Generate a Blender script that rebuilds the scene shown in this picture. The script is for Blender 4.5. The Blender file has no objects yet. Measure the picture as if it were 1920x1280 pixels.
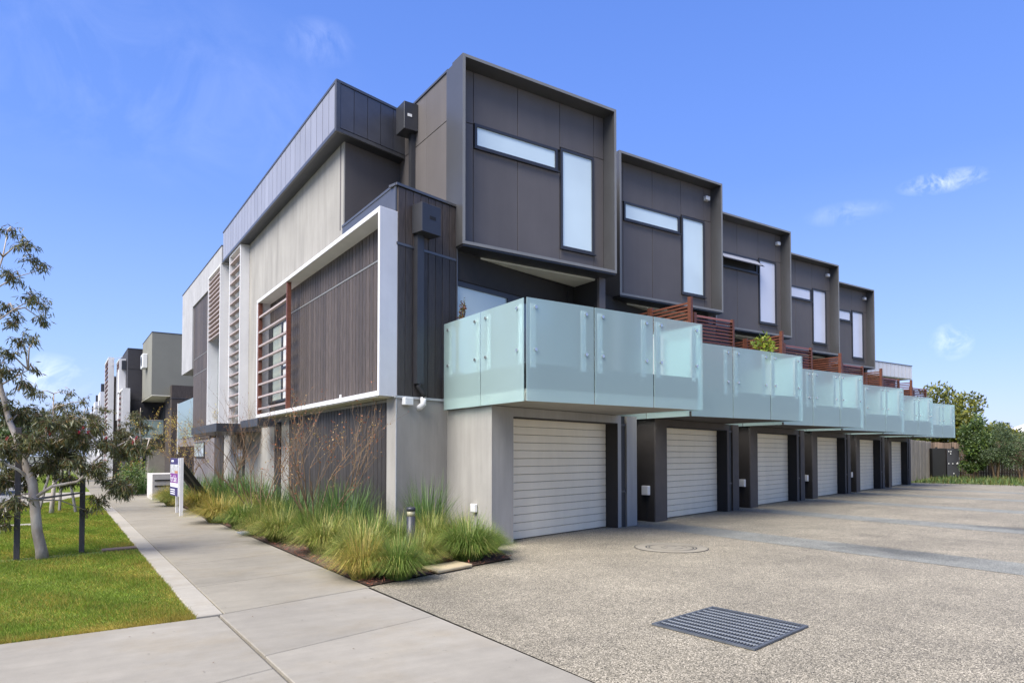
import bpy, math, random
import numpy as np
from mathutils import Vector, Matrix
random.seed(7); rng = np.random.default_rng(7)
scene = bpy.context.scene
COL = scene.collection
# ------------------------------------------------------------------ camera
cam_d = bpy.data.cameras.new('camera'); cam = bpy.data.objects.new('camera', cam_d); COL.objects.link(cam)
cam_d.sensor_width = 36.0; cam_d.lens = 24.0; cam_d.clip_end = 3000; cam_d.clip_start = 0.1
PITCH = math.radians(1.5); YAW = math.radians(33.6)
cam.location = (0, 0, 1.57); cam.rotation_euler = (math.pi/2 + PITCH, 0, -YAW)
cam_d.shift_y = (852 - 640 - 1280*math.tan(PITCH)) / 1920.0
scene.camera = cam
# ------------------------------------------------------------------ light
SUN_EL, SUN_AZ = math.radians(50), math.radians(254)       # azimuth clockwise from +Y
world = bpy.data.worlds.new('World'); scene.world = world; world.use_nodes = True
wn = world.node_tree.nodes; wl = world.node_tree.links; wn.clear()
wo = wn.new('ShaderNodeOutputWorld'); bg = wn.new('ShaderNodeBackground'); wl.new(bg.outputs[0], wo.inputs[0])
sky = wn.new('ShaderNodeTexSky'); sky.sky_type = 'NISHITA'; sky.sun_disc = False
sky.sun_elevation = SUN_EL; sky.sun_rotation = SUN_AZ; sky.altitude = 0; sky.air_density = 1.0; sky.dust_density = 0.6; sky.ozone_density = 1.6
tint = wn.new('ShaderNodeMix'); tint.data_type = 'RGBA'; tint.blend_type = 'MULTIPLY'; tint.inputs[0].default_value = 1
wl.new(sky.outputs[0], tint.inputs[6]); tint.inputs[7].default_value = (1.2, 1.0, 0.96, 1)
tc = wn.new('ShaderNodeTexCoord')
sx_ = wn.new('ShaderNodeSeparateXYZ'); wl.new(tc.outputs['Generated'], sx_.inputs[0])
ramp = wn.new('ShaderNodeValToRGB'); wl.new(sx_.outputs[2], ramp.inputs[0]); re = ramp.color_ramp.elements
re[0].position = 0.0; re[0].color = (.44,.61,1.0,1); re[1].position = 1.0; re[1].color = (.11,.21,.66,1)
for p_, c_ in ((.14,(.29,.50,1.0,1)), (.36,(.14,.315,.94,1)), (.60,(.095,.235,.78,1))):
    x_ = re.new(p_); x_.color = c_
rs = wn.new('ShaderNodeVectorMath'); rs.operation = 'SCALE'; wl.new(ramp.outputs[0], rs.inputs[0]); rs.inputs['Scale'].default_value = 3.1
gm_ = wn.new('ShaderNodeMix'); gm_.data_type = 'RGBA'; gm_.inputs[0].default_value = .88; wl.new(tint.outputs[2], gm_.inputs[6]); wl.new(rs.outputs[0], gm_.inputs[7])
prev = gm_.outputs[2]
def cloud(prev, c, size, amt, nscale, stretch=0.45):
    c = Vector(c).normalized()
    sub = wn.new('ShaderNodeVectorMath'); sub.operation = 'SUBTRACT'; wl.new(tc.outputs['Generated'], sub.inputs[0]); sub.inputs[1].default_value = c
    h = Vector((c.y, -c.x, 0)).normalized(); w = c.cross(h)
    d1 = wn.new('ShaderNodeVectorMath'); d1.operation = 'DOT_PRODUCT'; wl.new(sub.outputs[0], d1.inputs[0]); d1.inputs[1].default_value = h/size
    d2 = wn.new('ShaderNodeVectorMath'); d2.operation = 'DOT_PRODUCT'; wl.new(sub.outputs[0], d2.inputs[0]); d2.inputs[1].default_value = w/(size*stretch)
    cb = wn.new('ShaderNodeCombineXYZ'); wl.new(d1.outputs['Value'], cb.inputs[0]); wl.new(d2.outputs['Value'], cb.inputs[1])
    ln = wn.new('ShaderNodeVectorMath'); ln.operation = 'LENGTH'; wl.new(cb.outputs[0], ln.inputs[0])
    mr = wn.new('ShaderNodeMapRange'); mr.inputs[1].default_value = 1.0; mr.inputs[2].default_value = 0.0; wl.new(ln.outputs['Value'], mr.inputs[0])
    nz = wn.new('ShaderNodeTexNoise'); nz.inputs['Scale'].default_value = nscale; nz.inputs['Detail'].default_value = 7; nz.inputs['Roughness'].default_value = 0.62
    nz.inputs['Distortion'].default_value = 0.6
    wl.new(tc.outputs['Generated'], nz.inputs['Vector'])
    m2 = wn.new('ShaderNodeMapRange'); m2.inputs[1].default_value = 0.42; m2.inputs[2].default_value = 0.75; wl.new(nz.outputs[0], m2.inputs[0])
    mu = wn.new('ShaderNodeMath'); mu.operation = 'MULTIPLY'; wl.new(mr.outputs[0], mu.inputs[0]); wl.new(m2.outputs[0], mu.inputs[1])
    mu2 = wn.new('ShaderNodeMath'); mu2.operation = 'MULTIPLY'; mu2.use_clamp = True; wl.new(mu.outputs[0], mu2.inputs[0]); mu2.inputs[1].default_value = amt
    mx = wn.new('ShaderNodeMix'); mx.data_type = 'RGBA'; wl.new(mu2.outputs[0], mx.inputs[0]); wl.new(prev, mx.inputs[6]); mx.inputs[7].default_value = (4.6, 4.8, 5.6, 1)
    return mx.outputs[2]
for a in [((0.866,0.382,0.322),0.052,.75,38,0.28), ((0.825,0.476,0.304),0.055,0.22,28,0.3), ((0.908,0.395,0.138),0.025,.7,30,1.0),
          ((-0.012,0.995,0.095),0.05,.7,24,0.6), ((0.261,0.821,0.507),0.05,0.2,20,0.6), ((0.07,0.898,0.438),0.32,0.12,8,0.4)]:
    prev = cloud(prev, *a)
wl.new(prev, bg.inputs[0]); bg.inputs[1].default_value = 0.115
sl = bpy.data.lights.new('sun', 'SUN'); sun = bpy.data.objects.new('sun', sl); COL.objects.link(sun)
sl.energy = 2.7; sl.angle = math.radians(48); sl.color = (1, 0.955, 0.89)
sd = Vector((math.sin(SUN_AZ)*math.cos(SUN_EL), math.cos(SUN_AZ)*math.cos(SUN_EL), math.sin(SUN_EL)))
sun.rotation_euler = sd.to_track_quat('Z', 'Y').to_euler(); sun.location = (-20, -5, 30)
vs = scene.view_settings; vs.view_transform = 'Standard'; vs.look = 'None'; vs.gamma = 1; vs.use_curve_mapping = False
vs.exposure = 1.62
scene.cycles.max_bounces = 8; scene.cycles.use_denoising = True
# ------------------------------------------------------------------ materials
MATS = {}
def mat(name, col, rough=0.6, metal=0.0, var=0.12, vscale=3.0, vstretch=(1,1,1), bump=0.0, bscale=60, objvar=0.0, col2=None, spec=0.5, attr=False, trans=0.0, streak=0.0):
    if name in MATS: return MATS[name]
    m = bpy.data.materials.new(name); m.use_nodes = True; n = m.node_tree.nodes; l = m.node_tree.links
    b = n['Principled BSDF']; b.inputs['Roughness'].default_value = rough; b.inputs['Metallic'].default_value = metal
    b.inputs['Specular IOR Level'].default_value = spec
    tcn = n.new('ShaderNodeTexCoord'); mp = n.new('ShaderNodeMapping'); mp.inputs['Scale'].default_value = vstretch
    geo = n.new('ShaderNodeNewGeometry'); l.new(geo.outputs['Position'], mp.inputs[0])
    nz = n.new('ShaderNodeTexNoise'); nz.inputs['Scale'].default_value = vscale; nz.inputs['Detail'].default_value = 6; nz.inputs['Roughness'].default_value = 0.6
    l.new(mp.outputs[0], nz.inputs['Vector'])
    mr = n.new('ShaderNodeMapRange'); mr.inputs[1].default_value = 0.3; mr.inputs[2].default_value = 0.7; l.new(nz.outputs[0], mr.inputs[0])
    mx = n.new('ShaderNodeMix'); mx.data_type = 'RGBA'; l.new(mr.outputs[0], mx.inputs[0])
    c2 = col2 or tuple(c*(1-var) for c in col); c1 = col if col2 else tuple(c*(1+var) for c in col)
    mx.inputs[6].default_value = (*c2, 1); mx.inputs[7].default_value = (*c1, 1)
    out = mx.outputs[2]
    if attr:
        at = n.new('ShaderNodeAttribute'); at.attribute_name = 'Col'
        m3 = n.new('ShaderNodeMix'); m3.data_type = 'RGBA'; m3.blend_type = 'MULTIPLY'; m3.inputs[0].default_value = 1
        l.new(out, m3.inputs[6]); l.new(at.outputs['Color'], m3.inputs[7]); out = m3.outputs[2]
    if streak:
        mp3 = n.new('ShaderNodeMapping'); mp3.inputs['Scale'].default_value = (2.6,2.6,.25); l.new(geo.outputs['Position'], mp3.inputs[0])
        n3 = n.new('ShaderNodeTexNoise'); n3.inputs['Scale'].default_value = 1.3; n3.inputs['Detail'].default_value = 7; n3.inputs['Roughness'].default_value = .65; l.new(mp3.outputs[0], n3.inputs['Vector'])
        r3 = n.new('ShaderNodeMapRange'); r3.inputs[1].default_value = .35; r3.inputs[2].default_value = .72; r3.inputs[3].default_value = 1+streak*.5; r3.inputs[4].default_value = 1-streak; l.new(n3.outputs[0], r3.inputs[0])
        v3 = n.new('ShaderNodeVectorMath'); v3.operation = 'SCALE'; l.new(out, v3.inputs[0]); l.new(r3.outputs[0], v3.inputs['Scale']); out = v3.outputs[0]
    if objvar:
        oi = n.new('ShaderNodeObjectInfo'); r = n.new('ShaderNodeMapRange'); r.inputs[3].default_value = 1-objvar; r.inputs[4].default_value = 1+objvar
        l.new(oi.outputs['Random'], r.inputs[0])
        vm = n.new('ShaderNodeVectorMath'); vm.operation = 'SCALE'; l.new(out, vm.inputs[0]); l.new(r.outputs[0], vm.inputs['Scale']); out = vm.outputs[0]
    l.new(out, b.inputs['Base Color'])
    if bump:
        bn = n.new('ShaderNodeTexNoise'); bn.inputs['Scale'].default_value = bscale; bn.inputs['Detail'].default_value = 4
        mp2 = n.new('ShaderNodeMapping'); mp2.inputs['Scale'].default_value = vstretch; l.new(geo.outputs['Position'], mp2.inputs[0]); l.new(mp2.outputs[0], bn.inputs['Vector'])
        bu = n.new('ShaderNodeBump'); bu.inputs['Strength'].default_value = bump; bu.inputs['Distance'].default_value = 0.01
        l.new(bn.outputs[0], bu.inputs['Height']); l.new(bu.outputs[0], b.inputs['Normal'])
    if trans:
        tr = n.new('ShaderNodeBsdfTranslucent'); l.new(out, tr.inputs[0]); ms = n.new('ShaderNodeMixShader'); ms.inputs[0].default_value = trans
        l.new(b.outputs[0], ms.inputs[1]); l.new(tr.outputs[0], ms.inputs[2]); l.new(ms.outputs[0], n['Material Output'].inputs[0])
    MATS[name] = m; return m
M = dict(
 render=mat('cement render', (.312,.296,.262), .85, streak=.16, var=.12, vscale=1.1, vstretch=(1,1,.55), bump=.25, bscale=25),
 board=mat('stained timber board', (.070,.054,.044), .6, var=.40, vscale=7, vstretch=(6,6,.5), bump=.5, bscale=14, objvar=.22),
 wslat=mat('weathered slat timber', (.36,.295,.27), .6, var=.2, vscale=8, vstretch=(1,1,6), objvar=.1),
 cedar=mat('brown slat timber', (.125,.043,.024), .5, var=.25, vscale=8, vstretch=(1,1,6), objvar=.18, bump=.2),
 panel=mat('taupe cement sheet', (.110,.098,.092), .62, streak=.07, var=.06, vscale=1.2, bump=.05, bscale=80, objvar=.035),
 metal=mat('grey frame metal', (.12,.12,.122), .36, metal=.5, var=.07, vscale=1.0),
 lip=mat('satin lip metal', (.21,.205,.19), .5, metal=.1, var=.06),
 boarddark=mat('shade darkened board', (.040,.034,.030), .6, var=.35, vscale=7, vstretch=(6,6,.5), bump=.5, bscale=14, objvar=.2),  # darker copy of board, with shade put into its colour
 darkmetal=mat('charcoal metal', (.042,.043,.048), .4, metal=.2, var=.1),
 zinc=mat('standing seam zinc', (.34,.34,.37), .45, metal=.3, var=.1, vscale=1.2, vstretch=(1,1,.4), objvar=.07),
 white=mat('white painted steel', (.66,.65,.635), .5, streak=.05, var=.05, vscale=2),
 whitebox=mat('pale render box', (.37,.365,.36), .8, streak=.12, var=.10, vscale=1.6, bump=.1),
 dark=mat('dark taupe render', (.026,.0225,.020), .75, var=.12, bump=.2, bscale=30),
 darkpier=mat('umber pier render', (.072,.059,.048), .75, var=.12, bump=.2, bscale=30),
 door=mat('cream garage panel', (.78,.69,.51), .5, streak=.05, var=.05, vscale=1.5, vstretch=(1,1,.4), bump=.12, bscale=90, objvar=.02),
 soffit=mat('painted soffit', (.66,.63,.52), .8, var=.05),
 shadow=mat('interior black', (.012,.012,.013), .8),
 steel=mat('galvanised post', (.42,.43,.43), .4, metal=.1, var=.04),
 chrome=mat('stainless standoff', (.62,.60,.56), .22, metal=.9, var=.04),
 khaki=mat('khaki render', (.20,.195,.158), .85, var=.08, vscale=.5, bump=.1),
 white_plastic=mat('white plastic', (.70,.70,.68), .4, var=.03),
 blackplastic=mat('black plastic', (.010,.010,.010), .6, var=.1),
 blind=mat('white blind', (.80,.80,.78), .5, var=.03),
 rubber=mat('joint filler', (.035,.034,.032), .8),
 bark=mat('pale gum bark', (.62,.57,.49), .8, var=.25, vscale=4, vstretch=(1,1,.5), bump=.5, bscale=30, col2=(.30,.22,.16)),
 twig=mat('brown twig', (.15,.095,.05), .8, var=.3, vscale=12),
 stake=mat('grey hardwood stake', (.065,.058,.058), .85, var=.25, vscale=10, vstretch=(4,4,.6), bump=.5),
 gumleaf=mat('gum leaf', (.10,.105,.034), .45, var=.25, vscale=4, attr=True, trans=.2),
 leaf=mat('green leaf', (.085,.12,.028), .5, var=.25, vscale=3, attr=True, trans=.25),
 blade=mat('tussock blade', (.20,.225,.05), .55, var=.22, vscale=5, attr=True, trans=.25),
 lawn=mat('lawn blade', (.225,.30,.03), .55, var=.2, vscale=3, attr=True, trans=.25),
 chip=mat('bark chip', (.14,.075,.048), .85, var=.5, vscale=30, attr=True),
 pale=mat('weathered paling', (.25,.215,.175), .85, var=.3, vscale=5, vstretch=(5,5,.5), bump=.4, objvar=.25),
 palebrown=mat('brown paling', (.15,.105,.075), .85, var=.3, vscale=5, vstretch=(5,5,.5), bump=.4, objvar=.25),
 stone=mat('sandstone paver', (.46,.37,.22), .85, var=.15, vscale=5, bump=.3),
 bluestone=mat('bluestone lid', (.20,.21,.22), .8, var=.15, vscale=8, bump=.3),
 purple=mat('purple print', (.17,.02,.20), .5, var=.03), navy=mat('navy print', (.030,.018,.10), .5, var=.03),
 signwhite=mat('white sign print', (.72,.72,.75), .5, var=.03), photo1=mat('grey photo print', (.42,.42,.42), .5, var=.5, vscale=14),
 orange=mat('tan photo print', (.40,.18,.08), .5, var=.3, vscale=20),
 asphalt=mat('road surface', (.20,.20,.195), .9, var=.12, vscale=2, bump=.3),
 carpaint=mat('white car paint', (.70,.71,.73), .18, var=.02), carglass=mat('car glass', (.02,.024,.028), .05),
 tyre=mat('tyre rubber', (.02,.02,.02), .8),
 red=mat('red flower', (.42,.03,.06), .6, var=.3, vscale=20),
 roofwhite=mat('white metal roof', (.70,.71,.72), .45, var=.04), weatherboard=mat('cream weatherboard', (.50,.47,.40), .7, var=.06),
 terracotta=mat('plant pot', (.10,.09,.085), .7),
)
def glass_mat(name, tintc, mixf, rough):
    m = bpy.data.materials.new(name); m.use_nodes = True; n = m.node_tree.nodes; l = m.node_tree.links; n.clear()
    o = n.new('ShaderNodeOutputMaterial')
    rf = n.new('ShaderNodeBsdfRefraction'); rf.inputs['Color'].default_value = (.78,.93,.91,1); rf.inputs['Roughness'].default_value = rough; rf.inputs['IOR'].default_value = 1.12
    df = n.new('ShaderNodeBsdfDiffuse'); df.inputs[0].default_value = (*tintc,1)
    tl = n.new('ShaderNodeBsdfTranslucent'); tl.inputs[0].default_value = (*tintc,1)
    m1 = n.new('ShaderNodeMixShader'); m1.inputs[0].default_value = .25; l.new(df.outputs[0], m1.inputs[1]); l.new(tl.outputs[0], m1.inputs[2])
    m2 = n.new('ShaderNodeMixShader'); m2.inputs[0].default_value = mixf; l.new(m1.outputs[0], m2.inputs[1]); l.new(rf.outputs[0], m2.inputs[2])
    gl = n.new('ShaderNodeBsdfGlossy'); gl.inputs['Roughness'].default_value = .22; fr = n.new('ShaderNodeFresnel'); fr.inputs[0].default_value = 1.45
    m3 = n.new('ShaderNodeMixShader'); l.new(fr.outputs[0], m3.inputs[0]); l.new(m2.outputs[0], m3.inputs[1]); l.new(gl.outputs[0], m3.inputs[2])
    tp = n.new('ShaderNodeBsdfTransparent'); ge = n.new('ShaderNodeNewGeometry'); m4 = n.new('ShaderNodeMixShader')
    l.new(ge.outputs['Backfacing'], m4.inputs[0]); l.new(m3.outputs[0], m4.inputs[1]); l.new(tp.outputs[0], m4.inputs[2]); l.new(m4.outputs[0], o.inputs[0]); return m
M['frost'] = glass_mat('frosted aqua glass', (.64,.86,.82), .55, .40)
def pane_mat(name, base, rough, refl=1.0):
    m = bpy.data.materials.new(name); m.use_nodes = True; b = m.node_tree.nodes['Principled BSDF']
    n = m.node_tree.nodes; l = m.node_tree.links
    g = n.new('ShaderNodeNewGeometry'); nz = n.new('ShaderNodeTexNoise'); nz.inputs['Scale'].default_value = .8; l.new(g.outputs['Position'], nz.inputs['Vector'])
    mx = n.new('ShaderNodeMix'); mx.data_type = 'RGBA'; l.new(nz.outputs[0], mx.inputs[0]); mx.inputs[6].default_value = (*[c*.82 for c in base],1); mx.inputs[7].default_value = (*[min(1,c*1.12) for c in base],1)  # slow noise in the base colour imitates uneven reflection in the panes
    l.new(mx.outputs[2], b.inputs['Base Color']); b.inputs['Roughness'].default_value = rough
    b.inputs['Coat Weight'].default_value = refl; b.inputs['Coat Roughness'].default_value = .06; return m
M['milk'] = pane_mat('opaque film pane', (.68,.80,.80), .3)
M['milk2'] = pane_mat('blind behind pane', (.66,.67,.72), .3)
M['glaz'] = pane_mat('grey green glazing', (.16,.20,.19), .06)
M['glazdark'] = pane_mat('dark glazing', (.03,.035,.035), .04)
M['curtain'] = pane_mat('curtained glazing', (.60,.68,.61), .1)

def concrete_mat(name, base, stains=True, sc=1.0):
    m = bpy.data.materials.new(name); m.use_nodes = True; n = m.node_tree.nodes; l = m.node_tree.links; b = n['Principled BSDF']; b.inputs['Roughness'].default_value = .88
    b.inputs['Specular IOR Level'].default_value = .3
    g = n.new('ShaderNodeNewGeometry')
    def noise(s, d=6, r=.6, st=(1,1,1)):
        mp = n.new('ShaderNodeMapping'); mp.inputs['Scale'].default_value = st; l.new(g.outputs['Position'], mp.inputs[0])
        x = n.new('ShaderNodeTexNoise'); x.inputs['Scale'].default_value = s; x.inputs['Detail'].default_value = d; x.inputs['Roughness'].default_value = r; l.new(mp.outputs[0], x.inputs['Vector']); return x.outputs[0]
    def mr(x, a, b_, c, d):
        y = n.new('ShaderNodeMapRange'); y.inputs[1].default_value = a; y.inputs[2].default_value = b_; y.inputs[3].default_value = c; y.inputs[4].default_value = d; l.new(x, y.inputs[0]); return y.outputs[0]
    def mul(x, y):
        z = n.new('ShaderNodeMath'); z.operation = 'MULTIPLY'; l.new(x, z.inputs[0]); l.new(y, z.inputs[1]); return z.outputs[0]
    f = mul(mr(noise(.7*sc, 8, .65), .3, .7, .84, 1.12), mr(noise(5, 8, .7), .3, .7, .93, 1.06))
    f = mul(f, mr(noise(180, 2, .5), .25, .75, .90, 1.08))
    f = mul(f, mr(noise(1.6, 5, .6, (.35, 3, 1)), .35, .75, 1.03, .90))
    oi = n.new('ShaderNodeObjectInfo'); f = mul(f, mr(oi.outputs['Random'], 0, 1, .94, 1.05))
    if stains:
        f = mul(f, mr(noise(14, 3, .5), .69, .76, 1.0, .72))
    v = n.new('ShaderNodeVectorMath'); v.operation = 'SCALE'; v.inputs[0].default_value = base; l.new(f, v.inputs['Scale'])
    mx = n.new('ShaderNodeMix'); mx.data_type = 'RGBA'; mx.blend_type = 'MULTIPLY'; l.new(v.outputs[0], mx.inputs[6]); mx.inputs[7].default_value = (.88,.80,.66,1)
    l.new(mr(noise(.9, 6, .65), .5, .78, 0, .75), mx.inputs[0]); l.new(mx.outputs[2], b.inputs['Base Color'])
    bu = n.new('ShaderNodeBump'); bu.inputs['Strength'].default_value = .35; bu.inputs['Distance'].default_value = .004; l.new(noise(120, 4, .6), bu.inputs['Height']); l.new(bu.outputs[0], b.inputs['Normal'])
    return m
M['conc'] = concrete_mat('footpath concrete', (.262,.236,.182)); M['conc2'] = concrete_mat('crossover concrete', (.290,.264,.212), sc=.6)
M['edge'] = concrete_mat('pale edge concrete', (.35,.32,.26))
def aggregate_mat(name, dark, mid, light, warmstain=True):
    m = bpy.data.materials.new(name); m.use_nodes = True; n = m.node_tree.nodes; l = m.node_tree.links; b = n['Principled BSDF']; b.inputs['Roughness'].default_value = .75
    g = n.new('ShaderNodeNewGeometry')
    vo = n.new('ShaderNodeTexVoronoi'); vo.inputs['Scale'].default_value = 115; l.new(g.outputs['Position'], vo.inputs['Vector'])
    sp = n.new('ShaderNodeSeparateColor'); l.new(vo.outputs['Color'], sp.inputs[0])
    cr = n.new('ShaderNodeValToRGB'); e = cr.color_ramp.elements; e[0].position = 0; e[0].color = (*dark,1); e[1].position = 1; e[1].color = (*light,1)
    x = e.new(.22); x.color = (*[c*.85 for c in mid],1); x = e.new(.6); x.color = (*mid,1); cr.color_ramp.interpolation = 'LINEAR'; l.new(sp.outputs[0], cr.inputs[0])
    ed = n.new('ShaderNodeMapRange'); ed.inputs[1].default_value = .25; ed.inputs[2].default_value = .75; ed.inputs[3].default_value = 1.06; ed.inputs[4].default_value = .72; l.new(vo.outputs['Distance'], ed.inputs[0])
    v = n.new('ShaderNodeVectorMath'); v.operation = 'SCALE'; l.new(cr.outputs[0], v.inputs[0]); l.new(ed.outputs[0], v.inputs['Scale'])
    out = v.outputs[0]
    for s, a, lo, hi, st in ((.5,.62,.80,1.16,(1,1,1)), (2.6,.6,.88,1.1,(1,1,1)), (.35,.6,.90,1.08,(1,3,1)), (9,.6,.94,1.05,(1,1,1))):
        mp = n.new('ShaderNodeMapping'); mp.inputs['Scale'].default_value = st; mp.inputs['Location'].default_value = (s*3,s,0); l.new(g.outputs['Position'], mp.inputs[0])
        nz = n.new('ShaderNodeTexNoise'); nz.inputs['Scale'].default_value = s; nz.inputs['Detail'].default_value = 6; nz.inputs['Roughness'].default_value = a; l.new(mp.outputs[0], nz.inputs['Vector'])
        r = n.new('ShaderNodeMapRange'); r.inputs[1].default_value = .3; r.inputs[2].default_value = .7; r.inputs[3].default_value = lo; r.inputs[4].default_value = hi; l.new(nz.outputs[0], r.inputs[0])
        v2 = n.new('ShaderNodeVectorMath'); v2.operation = 'SCALE'; l.new(out, v2.inputs[0]); l.new(r.outputs[0], v2.inputs['Scale']); out = v2.outputs[0]
    # dark damp oil patches
    for (px, py, sx, sy, k) in ((11.35,5.75,.55,1.3,.5), (17.0,6.1,.5,1.2,.55), (13.2,7.2,.35,.5,.75), (15.4,5.6,.9,1.4,.8)):
        mp = n.new('ShaderNodeMapping'); mp.vector_type = 'TEXTURE'; mp.inputs['Location'].default_value = (px,py,0); mp.inputs['Scale'].default_value = (sx,sy,100)
        l.new(g.outputs['Position'], mp.inputs[0])
        nz = n.new('ShaderNodeTexNoise'); nz.inputs['Scale'].default_value = 3; nz.inputs['Detail'].default_value = 5; l.new(g.outputs['Position'], nz.inputs['Vector'])
        ln = n.new('ShaderNodeVectorMath'); ln.operation = 'LENGTH'; l.new(mp.outputs[0], ln.inputs[0])
        ad = n.new('ShaderNodeMath'); ad.operation = 'ADD'; l.new(ln.outputs['Value'], ad.inputs[0]); l.new(nz.outputs[0], ad.inputs[1])
        r = n.new('ShaderNodeMapRange'); r.inputs[1].default_value = .75; r.inputs[2].default_value = 1.6; r.inputs[3].default_value = k; r.inputs[4].default_value = 1; l.new(ad.outputs[0], r.inputs[0])
        v2 = n.new('ShaderNodeVectorMath'); v2.operation = 'SCALE'; l.new(out, v2.inputs[0]); l.new(r.outputs[0], v2.inputs['Scale']); out = v2.outputs[0]
    l.new(out, b.inputs['Base Color'])
    bu = n.new('ShaderNodeBump'); bu.inputs['Strength'].default_value = .5; bu.inputs['Distance'].default_value = .004; bu.invert = True; l.new(vo.outputs['Distance'], bu.inputs['Height']); l.new(bu.outputs[0], b.inputs['Normal'])
    return m
M['aggregate'] = aggregate_mat('exposed aggregate', (.025,.020,.012), (.243,.212,.146), (.62,.54,.40))
M['band'] = aggregate_mat('blue grey aggregate', (.08,.08,.065), (.225,.225,.19), (.42,.41,.34))
def ground_mat(name, a, b_, c, sc):
    m = bpy.data.materials.new(name); m.use_nodes = True; n = m.node_tree.nodes; l = m.node_tree.links; b = n['Principled BSDF']; b.inputs['Roughness'].default_value = .95
    g = n.new('ShaderNodeNewGeometry'); nz = n.new('ShaderNodeTexNoise'); nz.inputs['Scale'].default_value = sc; nz.inputs['Detail'].default_value = 8; nz.inputs['Roughness'].default_value = .7; l.new(g.outputs['Position'], nz.inputs['Vector'])
    cr = n.new('ShaderNodeValToRGB'); e = cr.color_ramp.elements; e[0].position = .32; e[0].color = (*a,1); e[1].position = .68; e[1].color = (*c,1); x = e.new(.5); x.color = (*b_,1); l.new(nz.outputs[0], cr.inputs[0]); l.new(cr.outputs[0], b.inputs['Base Color'])
    bu = n.new('ShaderNodeBump'); bu.inputs['Distance'].default_value = .02; l.new(nz.outputs[0], bu.inputs['Height']); l.new(bu.outputs[0], b.inputs['Normal']); return m
M['soil'] = ground_mat('lawn soil', (.08,.10,.02), (.13,.17,.03), (.20,.19,.07), 6)
M['mulch'] = ground_mat('mulch', (.035,.022,.015), (.09,.055,.035), (.16,.09,.06), 22)
M['land'] = ground_mat('distant ground', (.07,.08,.04), (.12,.12,.08), (.18,.17,.13), .3)
# ------------------------------------------------------------------ helpers
class MB:
    def __init__(s): s.v = []; s.f = []
    def box(s, x0, x1, y0, y1, z0, z1):
        return s.prism([(x0,y0),(x1,y0),(x1,y1),(x0,y1)], z0, z1)
    def prism(s, poly, z0, z1):
        a = sum(poly[i][0]*poly[(i+1)%len(poly)][1]-poly[(i+1)%len(poly)][0]*poly[i][1] for i in range(len(poly)))
        if a < 0: poly = poly[::-1]
        b = len(s.v); n = len(poly)
        s.v += [(p[0],p[1],z0) for p in poly] + [(p[0],p[1],z1) for p in poly]
        s.f += [tuple(b+i for i in reversed(range(n))), tuple(b+n+i for i in range(n))]
        s.f += [(b+i, b+(i+1)%n, b+n+(i+1)%n, b+n+i) for i in range(n)]; return s
    def rbox(s, P, t0, t1, n0, n1, z0, z1):      # box in row direction from P; n outward (towards the driveway)
        q = lambda t, n: (P[0]+RX*t+NX*n, P[1]+RY*t+NY*n)
        return s.prism([q(t0,n0), q(t1,n0), q(t1,n1), q(t0,n1)], z0, z1)
    def hexa(s, c8):
        b = len(s.v); s.v += [tuple(c) for c in c8]
        s.f += [(b+3,b+2,b+1,b),(b+4,b+5,b+6,b+7),(b,b+1,b+5,b+4),(b+1,b+2,b+6,b+5),(b+2,b+3,b+7,b+6),(b+3,b,b+4,b+7)]; return s
    def tube(s, pts, rad, sides=8, cap=True):
        pts = [Vector(p) for p in pts]; b = len(s.v); n = len(pts)
        if not hasattr(rad, '__len__'): rad = [rad]*n
        for i, p in enumerate(pts):
            d = (pts[min(i+1,n-1)]-pts[max(i-1,0)]).normalized()
            u = d.cross(Vector((0.31,0.9,0.17))).normalized() if abs(d.z) > .2 else d.cross(Vector((0,0,1))).normalized()
            w = d.cross(u)
            for k in range(sides):
                a = 2*math.pi*k/sides; q = p + (u*math.cos(a)+w*math.sin(a))*rad[i]; s.v.append(tuple(q))
        for i in range(n-1):
            for k in range(sides):
                k2 = (k+1)%sides; s.f.append((b+i*sides+k, b+i*sides+k2, b+(i+1)*sides+k2, b+(i+1)*sides+k))
        if cap: s.f.append(tuple(b+k for k in reversed(range(sides)))); s.f.append(tuple(b+(n-1)*sides+k for k in range(sides)))
        return s
    def build(s, name, m, parent=None, kind=None, bevel=0, smooth=False, off=None):
        off = Vector(off) if off is not None else (Vector(root_loc(parent)) if parent else Vector((0,0,0)))
        me = bpy.data.meshes.new(name); me.from_pydata([(v[0]-off.x, v[1]-off.y, v[2]-off.z) for v in s.v], [], s.f); me.update()
        me.materials.append(m)
        o = bpy.data.objects.new(name, me); COL.objects.link(o)
        if parent: o.parent = parent
        if smooth: me.polygons.foreach_set('use_smooth', [True]*len(me.polygons))
        if kind: o['kind'] = kind
        if bevel:
            md = o.modifiers.new('bevel', 'BEVEL'); md.width = bevel; md.segments = 1; md.limit_method = 'ANGLE'
        return o
RA = math.radians(15.2); RX, RY = math.cos(RA), math.sin(RA); NX, NY = math.sin(RA), -math.cos(RA)
D = (5.404, 1.468)
def root_loc(o):
    r = Vector((0,0,0))
    while o is not None:
        r += Vector(o.location); o = o.parent
    return r
def thing(name, label, cat, loc, group=None):
    o = bpy.data.objects.new(name, None); COL.objects.link(o); o.location = loc; o.empty_display_size = .2
    o['label'] = label; o['category'] = cat
    if group: o['group'] = group
    return o
def tag(o, label, cat, group=None):
    o['label'] = label; o['category'] = cat
    if group: o['group'] = group
    return o
def instance(src, parent, loc, rotz=0, name=None, scale=None):
    c = src.copy(); COL.objects.link(c); c.parent = parent; c.location = loc; c.rotation_euler = (0,0,rotz)
    if scale: c.scale = scale
    return c
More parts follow.
